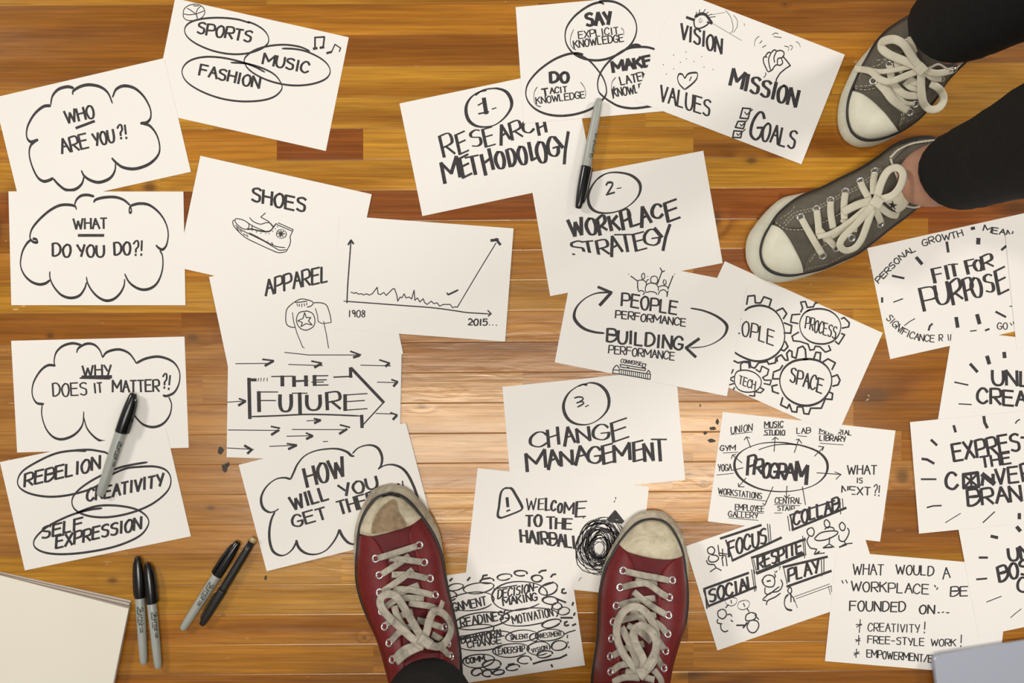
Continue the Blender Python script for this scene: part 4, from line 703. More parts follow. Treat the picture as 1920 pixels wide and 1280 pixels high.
def resample(pts, n):
    acc = [0.0]
    for a, b in zip(pts, pts[1:]): acc.append(acc[-1] + (b - a).length)
    out = []; j = 0
    for i in range(n):
        x = acc[-1] * i / (n - 1)
        while j < len(acc) - 2 and acc[j + 1] < x: j += 1
        t_ = (x - acc[j]) / max(1e-9, acc[j + 1] - acc[j]); out.append(pts[j].lerp(pts[j + 1], min(1, max(0, t_))))
    return out
class Sneaker:
    def __init__(s, person, crop, stations, zr=.027, mat=None, mrub=None, label=None):
        """stations: (Lout, Lin, Rout, Rin, ridge height, base lift) in crop px, toe first; heights in m"""
        s.ox, s.oy, s.k = crop
        f = lambda i: catmull([Vector(s.px(st[i])) for st in stations], 4)
        hs = [v.x for v in catmull([Vector((st[4], st[5] if len(st) > 5 else 0)) for st in stations], 4)]
        bs = [max(0, v.y) for v in catmull([Vector((st[4], st[5] if len(st) > 5 else 0)) for st in stations], 4)]
        Lo, Li, Ro, Ri = f(0), f(1), f(2), f(3); n = len(Lo); s.n = n
        g = .0022     # resting on the papers
        lo = [P(p.x, p.y, .006 + b) for p, b in zip(Lo, bs)]; ro = [P(p.x, p.y, .006 + b) for p, b in zip(Ro, bs)]
        li = [P(p.x, p.y, zr + b) for p, b in zip(Li, bs)]; ri = [P(p.x, p.y, zr + b) for p, b in zip(Ri, bs)]
        loop_o = lo + ro[-2:0:-1]; loop_i = li + ri[-2:0:-1]; m = len(loop_o); s.loop_i = loop_i
        # upper: arched sections over the inner loop
        U = 22; vs, fs = [], []
        for i in range(n):
            a, b = li[i] - Vector((0, 0, .006)), ri[i] - Vector((0, 0, .006)); top = hs[i] + bs[i]; tt = i / (n - 1)
            pw = .62 + .12 * (1 - tt)
            for k in range(U + 1):
                ph = math.pi * k / U; w = (1 - math.cos(ph)) / 2; q = a.lerp(b, w); z0 = q.z
                vs.append(Vector((q.x, q.y, z0 + (top - z0) * math.sin(ph) ** pw)))
        for i in range(n - 1):
            for k in range(U): fs.append((i * (U + 1) + k, i * (U + 1) + k + 1, (i + 1) * (U + 1) + k + 1, (i + 1) * (U + 1) + k))
        s.o = mesh('sneaker', vs, fs, mat, person, smooth=True)
        if label: s.o['label'] = label
        s.bvh = BVHTree.FromPolygons(vs, fs)
        # rubber sole: ground edge, swelling side, top edge
        cen = sum(loop_o, Vector()) / m; vs, fs = [], []
        bl = bs + bs[-2:0:-1]
        for q, wz, inn in ((0, 0.0, .985), (0, .004, 1.0), (0, .010, 1.012), (.45, .018, 1.012), (.8, .023, 1.004), (1, zr, 1.0), (1, zr, .90)):
            for i in range(m):
                p = loop_o[i].lerp(loop_i[i], q); d = p - cen
                vs.append(Vector((cen.x + d.x * inn, cen.y + d.y * inn, max(g, wz + bl[i]) if wz < .003 else wz + bl[i])))
        for r in range(6):
            for i in range(m): j = (i + 1) % m; fs.append((r * m + i, r * m + j, (r + 1) * m + j, (r + 1) * m + i))
        fs.append(tuple(reversed(range(m))))
        s.sole = mesh('sole', vs, fs, mrub, s.o, smooth=True)
        # thin black stripe along the top edge of the rubber
        vs, fs = [], []; c2 = sum(loop_i, Vector()) / m
        for i in range(m):
            p = loop_i[i]; tg = (loop_i[(i + 1) % m] - loop_i[i - 1]).normalized(); out = tg.cross(Vector((0, 0, 1))).normalized()
            if out.dot(p - c2) < 0: out = -out
            for a in range(6):
                an = a * math.pi / 3; vs.append(p + out * (.0024 * math.cos(an) + .0010) + Vector((0, 0, .0022 * math.sin(an) + .0018)))
        for i in range(m):
            for a in range(6): fs.append((i * 6 + a, i * 6 + (a + 1) % 6, ((i + 1) % m) * 6 + (a + 1) % 6, ((i + 1) % m) * 6 + a))
        mesh('stripe', vs, fs, M_stripe, s.o, smooth=True)
    def px(s, p): return (s.ox + p[0] / s.k, s.oy + p[1] / s.k)
    def pts(s, txt): return [Vector(s.px([float(q) for q in t.split(',')])) for t in txt.split()]
    def hit(s, p):
        d = (P(p.x, p.y, 0) - CAM).normalized(); h, nrm, _, _ = s.bvh.ray_cast(CAM, d)
        if h is None:
            g = P(p.x, p.y, .035); h, nrm, _, _ = s.bvh.find_nearest(g)
        if nrm.z < 0: nrm = -nrm
        return h, nrm, -d
    def patch(s, name, ra, rb, off, mat, n=28, m=10, edge=.0015, bulge=0.0):
        A, B = resample(catmull(s.pts(ra), 6), n), resample(catmull(s.pts(rb), 6), n); vs, fs = [], []
        for j in range(-1, m + 2):
            jj = min(max(j, 0), m)
            for i in range(n):
                h, nr, _ = s.hit(A[i].lerp(B[i], jj / m)); o = off + bulge * math.sin(math.pi * jj / m) * math.sin(math.pi * min(max(i / (n - 1), .0), 1)) ** .5
                vs.append(h + nr * (o if 0 <= j <= m else -edge))
        R_ = m + 3
        for j in range(R_ - 1):
            for i in range(n - 1): fs.append((j * n + i, j * n + i + 1, (j + 1) * n + i + 1, (j + 1) * n + i))
        return mesh(name, vs, fs, mat, s.o, smooth=True)
    def band(s, store, txt, w, lift, th=.0007, flat=True):
        """a flat lace: path in crop px, lift in m (one value or a list along the path)"""
        P2 = s.pts(txt); L = lift if isinstance(lift, (list, tuple)) else [lift] * len(P2)
        Q = catmull([Vector((p.x, p.y, l)) for p, l in zip(P2, L)], 6) if len(P2) > 2 else [Vector((*P2[0], L[0])).lerp(Vector((*P2[1], L[1])), t_ / 6) for t_ in range(7)]
        pos, nor = [], []; zl = .06
        for q in Q:
            d = (P(q.x, q.y, 0) - CAM).normalized(); far = s.bvh.ray_cast(CAM, d)[0] is None
            h, nr, tc = s.hit(Vector((q.x, q.y)))
            if far: h = P(q.x, q.y, zl); nr = tc           # a loop hanging past the shoe keeps its height
            else: zl = h.z
            pos.append(h + tc * max(q.z, .0012)); nor.append((nr + tc).normalized())
        n = len(pos); pos = [(pos[max(i - 1, 0)] + pos[i] * 2 + pos[min(i + 1, n - 1)]) / 4 for i in range(n)]
        b = len(store[0])
        for i in range(n):
            tg = (pos[min(i + 1, n - 1)] - pos[max(i - 1, 0)]).normalized(); sd = tg.cross(nor[i]).normalized(); up = sd.cross(tg).normalized()
            if up.dot(nor[i]) < 0: up = -up
            for x, z in ((-1, -.3), (-.6, -1), (.6, -1), (1, -.3), (1, .3), (.6, 1), (-.6, 1), (-1, .3)): store[0].append(pos[i] + sd * (x * w / 2) + up * (z * th))
        for i in range(n - 1):
            for a in range(8): store[1].append((b + i * 8 + a, b + i * 8 + (a + 1) % 8, b + (i + 1) * 8 + (a + 1) % 8, b + (i + 1) * 8 + a))
        store[1].extend([tuple(b + a for a in reversed(range(8))), tuple(b + (n - 1) * 8 + a for a in range(8))])
    def laces(s, w, mat, items, name='lace'):
        st = ([], [])
        for it in items: s.band(st, it[0], it[2] if len(it) > 2 else w, it[1])
        return mesh(name, st[0], st[1], mat, s.o, smooth=True)
    def eyelets(s, txt, r=.0052, off=.0022):
        for p in s.pts(txt):
            h, nr, tc = s.hit(p); c = h + nr * off; e = nr.orthogonal().normalized(); f_ = nr.cross(e); vs, fs = [], []; N = 18
            prof = [(r, -.0012), (r * .97, .0003), (r * .80, .0010), (r * .60, .0006), (r * .52, -.0010)]
            for rr, z in prof:
                for i in range(N): a = i * 2 * math.pi / N; vs.append(c + (e * math.cos(a) + f_ * math.sin(a)) * rr + nr * z)
            for k in range(len(prof) - 1):
                for i in range(N): j = (i + 1) % N; fs.append((k * N + i, k * N + j, (k + 1) * N + j, (k + 1) * N + i))
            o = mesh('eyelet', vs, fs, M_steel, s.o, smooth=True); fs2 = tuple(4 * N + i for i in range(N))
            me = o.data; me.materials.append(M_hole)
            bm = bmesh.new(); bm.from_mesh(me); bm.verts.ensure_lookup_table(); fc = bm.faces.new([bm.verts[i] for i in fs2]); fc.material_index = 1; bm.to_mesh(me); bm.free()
    def stitches(s, *paths, off=.0021, dash=.0026, w=.0007):
        vs, fs = [], []
        for txt in paths:
            pp = catmull(s.pts(txt), 6); ln = sum((b - a).length for a, b in zip(pp, pp[1:])) * PX; n = max(4, int(ln / (dash * 1.6)) * 2); q = resample(pp, n)
            for i in range(0, n - 1, 2):
                (a, na, _), (b, nb, _) = s.hit(q[i]), s.hit(q[i].lerp(q[i + 1], 1.25)); d = (b - a)
                if d.length > dash * 3 or d.length < 1e-6: continue
                sd = d.cross(na).normalized() * w / 2; k = len(vs); vs += [a + sd + na * off, a - sd + na * off, b - sd + nb * off, b + sd + nb * off]; fs.append((k, k + 1, k + 2, k + 3))
        return mesh('stitching', vs, fs, M_stitch, s.o)
    def blob(s, name, txt, off, mat):
        pp = s.pts(txt); c = sum(pp, Vector((0, 0))) / len(pp); ring = catmull(pp, 4, closed=True); vs, fs = [], []; n = len(ring)
        for k in (1, .66, .33):
            for p in ring: h, nr, _ = s.hit(c.lerp(p, k)); vs.append(h + nr * off)
        h, nr, _ = s.hit(c); vs.append(h + nr * off)
        for r in range(2):
            for i in range(n): j = (i + 1) % n; fs.append((r * n + i, r * n + j, (r + 1) * n + j, (r + 1) * n + i))
        for i in range(n): fs.append((2 * n + i, 2 * n + (i + 1) % n, 3 * n))
        return mesh(name, vs, fs, mat, s.o, smooth=True)
def leg_loft(store, rings, n=26, wob=0.0, seed=0):
    """rings: (centre, rx, ry); horizontal rings joined from the hem upward, hem turned in"""
    vs, fs = store; rg = random.Random(seed); b = len(vs); cs = rings
    for k, (c, rx, ry) in enumerate(cs):
        for i in range(n):
            a = i * 2 * math.pi / n; w = 1 + wob * (math.sin(3 * a + k * 1.7 + seed) * .6 + math.sin(5 * a - k * 2.3) * .4)
            tilt = c[3] if len(c) > 3 else 0; tilt2 = c[4] if len(c) > 4 else 0
            vs.append(Vector((c[0] + rx * w * math.cos(a), c[1] + ry * w * math.sin(a), c[2] + tilt * math.cos(a) * rx + tilt2 * math.sin(a) * ry)))
    for k in range(len(cs) - 1):
        for i in range(n): j = (i + 1) % n; fs.append((b + k * n + i, b + k * n + j, b + (k + 1) * n + j, b + (k + 1) * n + i))
    return b, n
def smooth_rings(rings, n=4):
    c = catmull([Vector((*r[0][:3], )) for r in rings], n); q = catmull([Vector((r[1], r[2], 0)) for r in rings], n)
    tl = catmull([Vector((r[0][3] if len(r[0]) > 3 else 0, r[0][4] if len(r[0]) > 4 else 0, 0)) for r in rings], n)
    return [((a.x, a.y, a.z, t_.x, t_.y), b.x, b.y) for a, b, t_ in zip(c, q, tl)]
def lower_body(name, legs, mat, parent, cuff=False, wob=0.0):
    """two legs running up into one pelvis as a single continuous mesh (voxel-merged)"""
    st = ([], [])
    for k, rings in enumerate(legs):
        rr = smooth_rings(rings)
        if cuff:
            (c, rx, ry) = rr[0]; d = .0035
            rr = [((c[0], c[1], c[2] + .02, c[3], c[4]), rx - d, ry - d), ((c[0], c[1], c[2] + .001, c[3], c[4]), rx - d, ry - d), ((c[0], c[1], c[2] - .001, c[3], c[4]), rx - d * .4, ry - d * .4)] + rr
        b, n = leg_loft(st, rr, wob=wob, seed=k * 2 + len(legs[0]))
        if not cuff: st[1].append(tuple(b + i for i in reversed(range(n))))
    # bridge: close the gap at the top with one waist ring joined to both leg tops
    n = 26; tops = []
    m_all = len(st[0]); per = m_all // 2
    ta, tb = list(range(per - n, per)), list(range(m_all - n, m_all))
    ca = sum((st[0][i] for i in ta), Vector()) / n; cb = sum((st[0][i] for i in tb), Vector()) / n
    ax = (cb - ca); ax.z = 0; ax.normalize(); mid = (ca + cb) / 2; N2 = 2 * n
    # outer half of each leg-top ring goes to the waist, inner halves meet at the crotch
    def halves(ids, dirn):
        c_ = sum((st[0][i] for i in ids), Vector()) / n
        s0 = max(range(n), key=lambda q: (st[0][ids[q]] - c_).dot(Vector((-dirn.y, dirn.x, 0))))
        return ids[s0:] + ids[:s0]
    A = halves(ta, ax); B = halves(tb, ax)          # both start at the +perp side, run the same way round
    h_ = n // 2
    Aout, Ain = A[:h_ + 1], A[h_:] + A[:1]
    Bin, Bout = B[h_:] + B[:1], B[:h_ + 1]
    if (st[0][Aout[h_ // 2]] - ca).dot(ax) > 0: Aout, Ain = Ain[::-1], Aout[::-1]
    if (st[0][Bout[h_ // 2]] - cb).dot(ax) < 0: Bout, Bin = Bin[::-1], Bout[::-1]
    for i in range(h_): st[1].append((Ain[i], Ain[i + 1], Bin[h_ - i - 1] if (st[0][Ain[0]] - st[0][Bin[0]]).length > (st[0][Ain[0]] - st[0][Bin[-1]]).length else Bin[i + 1], Bin[h_ - i] if (st[0][Ain[0]] - st[0][Bin[0]]).length > (st[0][Ain[0]] - st[0][Bin[-1]]).length else Bin[i]))
    loop = list(Aout); Bo = Bout if (st[0][Aout[-1]] - st[0][Bout[0]]).length < (st[0][Aout[-1]] - st[0][Bout[-1]]).length else Bout[::-1]
    loop += Bo; b = len(st[0]); M = len(loop)
    for dz, q in ((.08, 1.0), (.16, .9)):
        for i in loop:
            p = st[0][i]; st[0].append(Vector((mid.x + (p.x - mid.x) * q, mid.y + (p.y - mid.y) * q, mid.z + dz)))
    for i in range(M): j = (i + 1) % M; st[1].append((loop[i], loop[j], b + j, b + i)); st[1].append((b + i, b + j, b + M + j, b + M + i))
    st[1].append(tuple(b + M + i for i in range(M)))
    o = mesh(name, st[0], st[1], mat, parent, smooth=True)
    bm = bmesh.new(); bm.from_mesh(o.data); bmesh.ops.recalc_face_normals(bm, faces=bm.faces); bm.to_mesh(o.data); bm.free()
    return o
W = lambda px, py, z: tuple(P(px, py, z))
# ---- person A: red shoes, dark trousers, standing at the bottom edge
legA = [[((-.105, -.360, .040), .022, .030), ((-.098, -.395, .075), .025, .030), ((-.095, -.407, .12), .028, .030), ((-.095, -.41, .28), .048, .05), ((-.093, -.42, .45), .052, .055), ((-.09, -.44, .65), .066, .07), ((-.085, -.46, .82), .078, .085)],
        [((.135, -.395, .040), .022, .030), ((.130, -.435, .075), .025, .030), ((.126, -.455, .12), .028, .030), ((.122, -.455, .28), .048, .05), ((.112, -.455, .45), .052, .055), ((.10, -.455, .65), .066, .07), ((.085, -.46, .82), .078, .085)]]
A = lower_body('person', legA, M_skin.m, None)
tag(A, 'person in dark trousers and worn red sneakers standing at the bottom edge', 'person')
trA = [[((-.0955, -.419, .112, -.12, -.25), .051, .056), ((-.0955, -.422, .150), .054, .058), ((-.096, -.418, .21), .054, .058), ((-.095, -.42, .30), .058, .061), ((-.093, -.425, .46), .062, .066), ((-.09, -.445, .66), .076, .08), ((-.086, -.462, .82), .088, .096)],
       [((.124, -.476, .112, .1, -.25), .050, .054), ((.124, -.476, .150), .053, .056), ((.123, -.472, .21), .054, .058), ((.121, -.462, .30), .058, .061), ((.112, -.460, .46), .062, .066), ((.10, -.460, .66), .076, .08), ((.086, -.462, .82), .088, .096)]]
lower_body('trousers', trA, M_black, A, cuff=True, wob=.022)['label'] = 'dark trousers'
S1 = Sneaker(A, (640, 880, 3.2), [((300, 90), (290, 150), (300, 90), (290, 150), .030), ((200, 120), (215, 176), (384, 106), (360, 166), .036), ((150, 189), (166, 230), (451, 160), (420, 215), .041), ((109, 278), (131, 301), (509, 230), (474, 282), .045), ((86, 371), (112, 381), (560, 310), (531, 365), .049),
  ((80, 480), (106, 461), (595, 400), (573, 448), .053), ((85, 579), (99, 560), (608, 496), (602, 541), .058), ((100, 678), (102, 672), (614, 608), (614, 624), .064), ((131, 781), (128, 781), (624, 720), (634, 730), .073), ((182, 896), (173, 896), (646, 848), (662, 848), .085), ((243, 1024), (230, 1024), (672, 992), (691, 986), .100), ((304, 1168), (282, 1184), (691, 1152), (710, 1152), .115), ((358, 1328), (336, 1344), (698, 1312), (710, 1312), .125), ((448, 1472), (432, 1488), (656, 1456), (672, 1472), .125), ((550, 1510), (550, 1525), (550, 1510), (550, 1525), .115)],
  mat=M_red2, mrub=M_rub_r, label='worn red leather left sneaker with a scuffed toe')
S1.patch('toe_cap', "119,385 122,345 145,285 180,225 225,180 290,157 355,172 412,220 465,282 478,290", "119,386 180,400 250,386 300,372 350,357 400,341 430,328 478,291", .0016, M_cap_r, n=34, m=14, bulge=.002)
S1.patch('quarter', "180,402 215,435 250,495 275,560 285,640 300,740 330,860 360,1000 375,1150 385,1260", "116,395 105,470 99,560 103,672 129,781 175,896 232,1024 262,1100 282,1184 300,1290", .0018, M_red, n=36)
S1.patch('quarter', "430,330 408,390 412,440 440,500 460,580 478,680 500,780 530,900 580,1050 600,1200", "480,294 530,365 573,448 602,541 612,624 632,730 658,848 688,986 700,1100 704,1250", .0018, M_red, n=36)
S1.eyelets("210,535 232,634 235,738 248,850 265,942 292,1040 312,1140 465,455 494,558 528,655 558,754 590,860 612,950 634,1045 652,1120")
S1.blob('scuff', "205,300 240,240 300,190 325,200 340,250 370,300 385,345 330,365 260,375 200,385 190,370", .0046, M_scuff)
S1.blob('scuff', "240,150 290,140 345,145 352,158 300,156 250,166", .0030, M_stripe)
S1.laces(.0076, M_lace_r, [("216,533 340,495 458,457", [.003, .007, .003]), ("285,532 380,540 488,556", [.003, .006, .003]), ("240,630 350,558 410,515", [.003, .005, .003]), ("300,630 420,632 522,655", [.003, .006, .003]), ("242,735 350,662 432,598", [.003, .007, .003]), ("305,717 420,722 552,755", [.003, .006, .003]), ("330,748 470,690", .0035), ("262,828 350,772 500,775", [.003, .005, .003]), ("400,800 540,822 590,858", [.004, .006, .003]),
  ("268,930 340,885 430,850", [.003, .005, .003]), ("295,1032 370,960 470,930", [.003, .006, .004]), ("450,900 540,925 612,950", [.003, .006, .003]), ("540,985 632,1040", .004), ("315,1138 380,1075 470,1050", [.003, .007, .008]), ("330,1160 400,1100 490,1060", [.003, .007, .009]), ("540,1050 600,1070 652,1122", [.008, .007, .003]),
  ("500,1045 430,1015 330,925 255,850 232,790 262,750 325,758 390,850 450,955 492,1015", [.010, .012, .013, .013, .014, .016, .017, .016, .014, .012], .0090), ("505,1048 590,1062 640,1015 660,940 620,870 560,850 530,900 510,980 490,1025", [.011, .013, .015, .017, .018, .018, .017, .015, .012], .0090), ("535,880 590,835 610,788", [.018, .017, .015], .006), ("318,815 340,890 420,1010 500,1070", [.007, .009, .011, .011], .008), ("470,1010 505,1030 540,1055", .0155, .012)])
S2 = Sneaker(A, (1080, 930, 3.658), [((530, 98), (520, 165), (530, 98), (520, 165), .030), ((440, 110), (450, 177), (600, 112), (590, 178), .036), ((380, 150), (390, 217), (660, 160), (640, 216), .041), ((325, 220), (335, 280), (705, 225), (680, 280), .045), ((270, 310), (295, 337), (738, 305), (710, 350), .049), ((220, 400), (255, 407), (757, 385), (728, 420), .053), ((187, 490), (213, 485), (767, 470), (738, 500), .058), ((167, 580), (188, 575), (765, 560), (750, 590), .064),
  ((165, 680), (170, 680), (757, 680), (755, 690), .070), ((170, 790), (165, 790), (742, 800), (750, 790), .078), ((170, 910), (162, 910), (720, 900), (732, 890), .088), ((160, 1030), (150, 1030), (675, 1010), (688, 1010), .098), ((145, 1150), (132, 1150), (632, 1130), (648, 1130), .110), ((135, 1280), (118, 1280), (600, 1270), (620, 1270), .120), ((150, 1420), (130, 1420), (580, 1400), (598, 1400), .125), ((200, 1560), (190, 1570), (530, 1550), (545, 1560), .125), ((360, 1620), (360, 1635), (360, 1620), (360, 1635), .115)],
  mat=M_red2, mrub=M_rub_r, label='worn red leather right sneaker')
S2.patch('toe_cap', "302,333 338,283 392,222 452,183 520,172 588,184 636,221 676,284 706,352 722,408", "303,335 350,378 420,402 520,425 580,432 640,434 690,425 722,410", .0016, M_cap_r, n=34, m=14, bulge=.002)
S2.patch('quarter', "304,338 355,395 385,450 395,520 380,620 350,740 335,880 320,1000 310,1130 300,1280", "299,340 255,412 215,487 190,577 173,682 170,790 168,910 156,1030 138,1150 125,1280", .0018, M_red, n=36)
S2.patch('quarter', "722,412 670,440 620,480 585,530 570,620 562,740 560,860 555,1000 545,1120 540,1280", "726,422 737,502 748,590 752,690 746,790 728,890 684,1010 644,1130 622,1230 612,1285", .0018, M_red, n=36)
S2.eyelets("328,512 308,627 283,753 263,863 250,978 242,1100 245,1205 655,577 635,695 628,817 622,945 608,1060 595,1178")
S2.laces(.0076, M_lace_r, [("338,515 450,540 560,560 642,578", [.003, .007, .007, .003]), ("318,625 420,600 560,592", [.003, .006, .003]), ("405,577 500,605 580,662 628,692", [.003, .008, .008, .003]), ("293,750 400,718 548,697", [.003, .006, .003]), ("392,652 500,740 622,815", [.004, .008, .003]), ("272,860 420,825 552,812", [.003, .006, .003]), ("350,882 440,930 520,1000", [.003, .005, .003]), ("540,860 590,900 620,942", [.003, .005, .003]), ("560,985 608,1055", .004), ("545,1095 592,1172", .004), ("250,1095 350,1040 470,1010", [.003, .006, .004]), ("247,1202 300,1160 360,1150", [.003, .006, .006]), ("250,1278 330,1242 440,1245", [.003, .008, .010]), ("530,1190 575,1245 590,1290", [.008, .008, .004]), ("335,1200 440,1218", .008), ("470,1240 540,1260", .009),
  ("440,1212 330,1090 280,960 290,850 350,772 430,762 500,820 545,920 550,1050 520,1150 452,1222", [.010, .012, .014, .016, .018, .019, .019, .018, .016, .013, .011], .0090), ("450,1222 465,1130 405,1005 398,925 450,888 520,930 552,1000 540,1080 490,1170 452,1228", [.012, .016, .019, .022, .024, .024, .023, .020, .016, .013], .0095), ("308,895 370,1010 420,1130 448,1210", [.006, .009, .011, .011], .009), ("375,790 440,830 470,880", [.005, .006, .006]), ("425,1225 450,1215 480,1232", .016, .013)])
# ---- person B: grey shoes, cropped black trousers, bare ankles, right edge
legB = [[(W(1712, 345, .045), .022, .022), (W(1742, 332, .074), .035, .035), ((.509, .197, .098), .0375, .0375), ((.512, .194, .14), .035, .036), ((.525, .20, .28), .050, .050), ((.535, .21, .45), .052, .055), ((.56, .235, .65), .065, .07), ((.585, .26, .82), .078, .085)],
        [(W(1772, 108, .080), .018, .018), (W(1783, 84, .108), .023, .023), ((.487, .352, .145), .029, .029), ((.492, .348, .18), .034, .036), ((.53, .362, .30), .050, .050), ((.585, .372, .45), .052, .055), ((.615, .385, .65), .065, .07), ((.64, .40, .82), .078, .085)]]
B = lower_body('person', legB, M_skin.m, None)
tag(B, 'person in cropped black trousers and grey canvas sneakers with bare ankles, upper right edge', 'person')
trB = [[((.5115, .1945, .118, .42, -.10), .0445, .046), ((.515, .196, .150, .2, 0), .047, .048), ((.519, .198, .20), .049, .050), ((.526, .202, .28), .055, .056), ((.536, .212, .45), .060, .062), ((.56, .236, .65), .075, .08), ((.586, .262, .82), .088, .096)],
       [((.489, .351, .150, .30, -.30), .047, .047), ((.496, .353, .180, .1, -.1), .049, .049), ((.507, .356, .225), .050, .051), ((.532, .363, .30), .056, .057), ((.585, .374, .45), .060, .062), ((.615, .386, .65), .075, .08), ((.64, .402, .82), .088, .096)]]
lower_body('trousers', trB, M_black, B, cuff=True, wob=.012)['label'] = 'cropped black trousers'
S3 = Sneaker(B, (1370, 200, 3.491), [((102, 985), (205, 975), (102, 985), (205, 975), .028), ((100, 920), (205, 925), (115, 1030), (222, 1030), .034), ((115, 850), (225, 855), (150, 1085), (265, 1070), .039), ((150, 790), (262, 790), (215, 1130), (330, 1092), .043), ((230, 690), (312, 715), (300, 1146), (400, 1095), .047), ((330, 605), (388, 645), (420, 1130), (480, 1080), .051), ((440, 575), (472, 590), (560, 1085), (600, 1050), .055), ((590, 545), (594, 542), (700, 1030), (720, 1000), .059),
  ((725, 480), (722, 478), (820, 970), (828, 950), .063), ((855, 420), (850, 415), (925, 885), (932, 872), .066), ((975, 345), (970, 338), (1025, 795), (1034, 790), .066), ((1095, 268), (1088, 255), (1115, 725), (1126, 722), .060), ((1230, 225), (1228, 212), (1215, 640), (1226, 640), .056), ((1345, 240), (1345, 228), (1315, 550), (1325, 552), .058), ((1425, 360), (1435, 360), (1425, 360), (1435, 360), .060)],
  mat=M_grey2, mrub=M_rub_g, label='grey canvas left sneaker, lower of the two')
S3.patch('toe_cap', "273,777 230,858 210,928 208,975 226,1028 268,1066 332,1086 400,1090 474,1078", "275,775 330,800 380,860 430,950 462,1020 475,1078", .0016, M_cap_g, n=30, m=14, bulge=.002)
S3.patch('quarter', "288,752 345,787 420,795 500,790 590,752 700,690 800,612 890,570 960,500 1030,400 1045,340", "316,716 390,648 474,593 594,548 722,484 850,421 970,345 1040,290 1090,262 1160,240 1228,222", .0018, M_grey, n=40)
S3.patch('quarter', "476,1076 505,1000 550,940 600,890 700,835 800,795 900,745 1000,720 1080,700 1140,660", "484,1078 600,1046 718,996 826,947 930,870 1032,788 1080,750 1124,720 1160,690 1190,665", .0018, M_grey, n=36)
S3.patch('tongue_label', "1000,625 1040,585 1075,535 1090,500", "1075,690 1110,665 1135,640 1150,600", .0055, M_lace_g, n=12, m=8)
S3.blob('star', "1045,612 1051,634 1072,638 1055,648 1058,668 1043,654 1024,664 1032,645 1018,632 1038,632", .0062, M_print)
S3.stitches("300,762 360,800 430,808 520,800", "350,770 420,700 560,660 700,590 840,520 980,410", "360,782 430,715 570,672 710,602 850,532 985,425", "480,1060 530,1045 640,1015 760,950 860,880", "515,1010 560,950 610,905 720,850 820,810", "600,760 710,705 810,625", "1040,340 1090,290 1180,255 1300,238", "330,740 400,690 420,660")
S3.eyelets("460,725 563,672 655,615 752,558 850,490 945,425 600,970 690,920 790,855 975,762")
S3.laces(.0080, M_lace_g, [("462,728 530,850 600,968", [.003, .008, .003]), ("563,675 572,750 580,850", [.003, .006, .005]), ("575,800 630,860 688,918", [.005, .008, .003]), ("655,618 655,700 672,800", [.003, .006, .005]), ("752,560 742,640 745,740", [.003, .006, .006]), ("850,492 870,540 905,600", [.003, .006, .008]), ("945,428 935,490 935,575", [.003, .006, .010]), ("600,870 690,830 790,760", [.003, .004, .004]), ("730,730 790,790 830,800", [.004, .005, .004]), ("960,640 1040,702 1100,712", [.010, .008, .004]), ("940,650 965,710 985,760", [.010, .008, .003]),
  ("955,610 985,500 1030,420 1090,398 1130,440 1110,520 1060,580 985,605", [.012, .017, .024, .034, .036, .032, .022, .014], .0088), ("935,640 830,760 740,850 715,905 750,940 810,925 855,870 890,780 930,665", [.012, .014, .015, .016, .016, .016, .016, .015, .012], .0082), ("930,612 830,642 730,692", [.012, .012, .010], .0095), ("905,645 760,765 650,830 565,852", [.011, .012, .012, .011], .0060), ("925,600 960,625 990,640", .016, .013)])
S3.laces(.0026, M_stitch, [('1045,338 1075,420 1108,500 1135,580 1152,640', .004), ('1045,335 1100,282 1200,238 1340,218', .003), ('1150,650 1200,660 1240,650', .004)], 'collar_trim')
S4 = Sneaker(B, (1540, 0, 4.413), [((195, 1160), (258, 1085), (195, 1160), (258, 1085), .028), ((152, 1085), (236, 1030), (262, 1203), (305, 1128), .034), ((137, 990), (223, 960), (340, 1217), (370, 1150), .039), ((143, 890), (228, 860), (440, 1203), (450, 1146), .043), ((168, 780), (252, 765), (540, 1162), (540, 1122), .047), ((215, 670), (295, 665), (640, 1105), (642, 1078), .051), ((270, 560), (336, 575), (740, 1030), (738, 1018), .055), ((330, 480), (385, 490), (812, 968), (812, 958), .060, .004), ((405, 395), (432, 402), (880, 888), (882, 878), .066, .012), ((455, 340), (472, 345), (940, 800), (944, 798), .074, .022), ((545, 262), (550, 265), (990, 712), (994, 712), .080, .034), ((655, 190), (655, 192), (1045, 635), (1050, 636), .078, .048), ((775, 128), (772, 126), (1115, 560), (1120, 562), .058, .06), ((880, 90), (878, 86), (1195, 440), (1204, 440), .058, .07), ((1060, 190), (1064, 186), (1060, 190), (1064, 186), .058, .075)],
  mat=M_grey2, mrub=M_rub_g, label='grey canvas right sneaker, upper of the two, heel lifted')
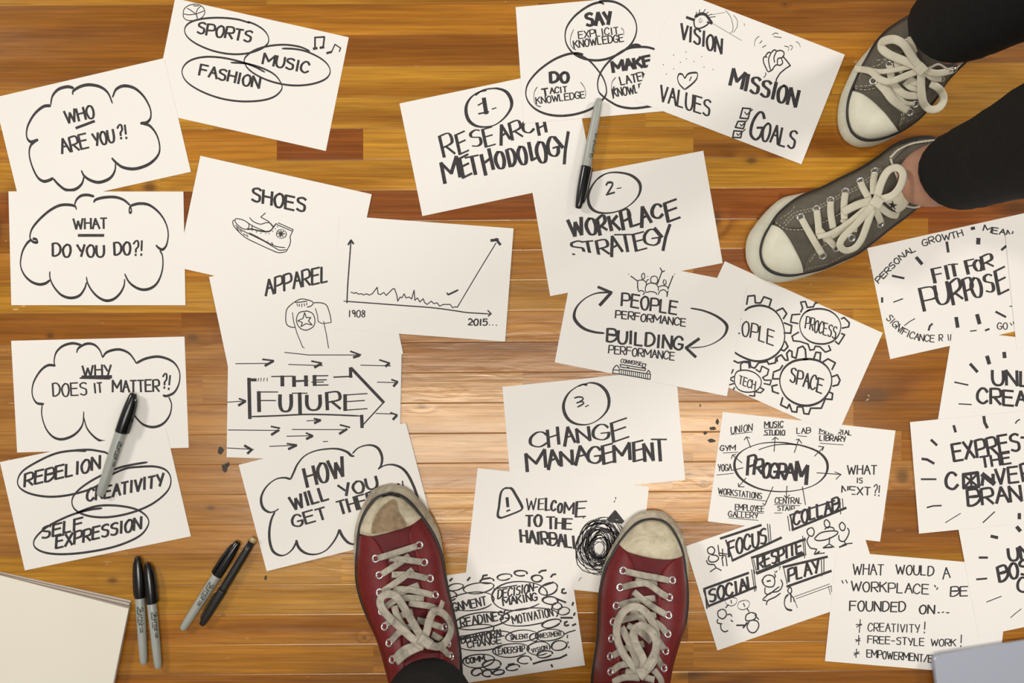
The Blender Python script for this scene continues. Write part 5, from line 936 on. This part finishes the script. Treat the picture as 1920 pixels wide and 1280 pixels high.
S4.patch('toe_cap', "268,758 234,862 228,960 240,1028 262,1078 308,1120 372,1144 450,1140 540,1117 633,1078", "270,757 340,778 430,842 520,930 590,1020 634,1076", .0016, M_cap_g, n=30, m=14, bulge=.002)
S4.patch('quarter', "282,730 350,735 430,720 490,690 540,640 570,570 620,500 680,440 740,390", "296,668 337,578 386,494 434,406 474,350 552,270 610,225 657,196 720,160", .0018, M_grey, n=36)
S4.patch('quarter', "640,1062 650,1000 670,950 720,890 780,820 830,780 900,720 960,660 1020,610 1080,580", "648,1074 738,1014 810,955 878,876 910,830 940,796 990,712 1020,670 1045,638 1100,585", .0018, M_grey, n=36)
S4.stitches("290,735 360,748 440,732", "290,720 370,715 450,700", "320,660 350,600 420,560 480,540", "640,1030 660,960 640,900", "655,1020 678,960 655,895", "700,1000 780,950", "480,540 560,480 600,420", "470,500 540,485")
S4.eyelets("435,672 725,925 570,535 775,855 985,645 1085,575 708,348")
S4.laces(.0086, M_lace_g, [("722,915 600,830 530,740 470,678", [.003, .009, .008, .003], .0105), ("545,690 640,800 700,850 775,856", [.003, .006, .006, .003], .005), ("570,660 650,755 720,790 805,792", [.004, .008, .008, .006], .009), ("690,675 745,720 810,735", [.005, .007, .006]), ("720,650 770,680 830,690", [.005, .007, .008]), ("570,540 570,600 585,650", [.003, .006, .006]), ("625,500 640,550 680,590", [.003, .006, .006]), ("855,590 930,645 1000,650", [.010, .009, .003]), ("855,580 960,608 1092,580", [.011, .010, .003]), ("740,300 750,380 770,440", [.004, .005, .006]),
  ("830,572 700,510 570,455 500,400 510,345 600,325 680,365 725,430 770,500 828,565", [.012, .014, .017, .019, .020, .020, .018, .016, .014, .012], .0100), ("826,590 828,760 850,860 910,908 980,885 1012,810 975,735 900,690", [.012, .016, .018, .019, .019, .017, .013, .008], .0090), ("800,588 690,630 570,675 480,652 400,585 270,570", [.012, .014, .015, .015, .014, .010], .0080), ("380,575 480,592 600,580 760,545", [.012, .012, .012, .012], .0060), ("795,545 825,575 850,600", .016, .014)])
S4.laces(.0026, M_stitch, [('765,380 785,470 830,560 900,560 970,530 1040,570 1095,590', .004), ('1095,590 1160,520 1235,425', .003)], 'collar_trim')
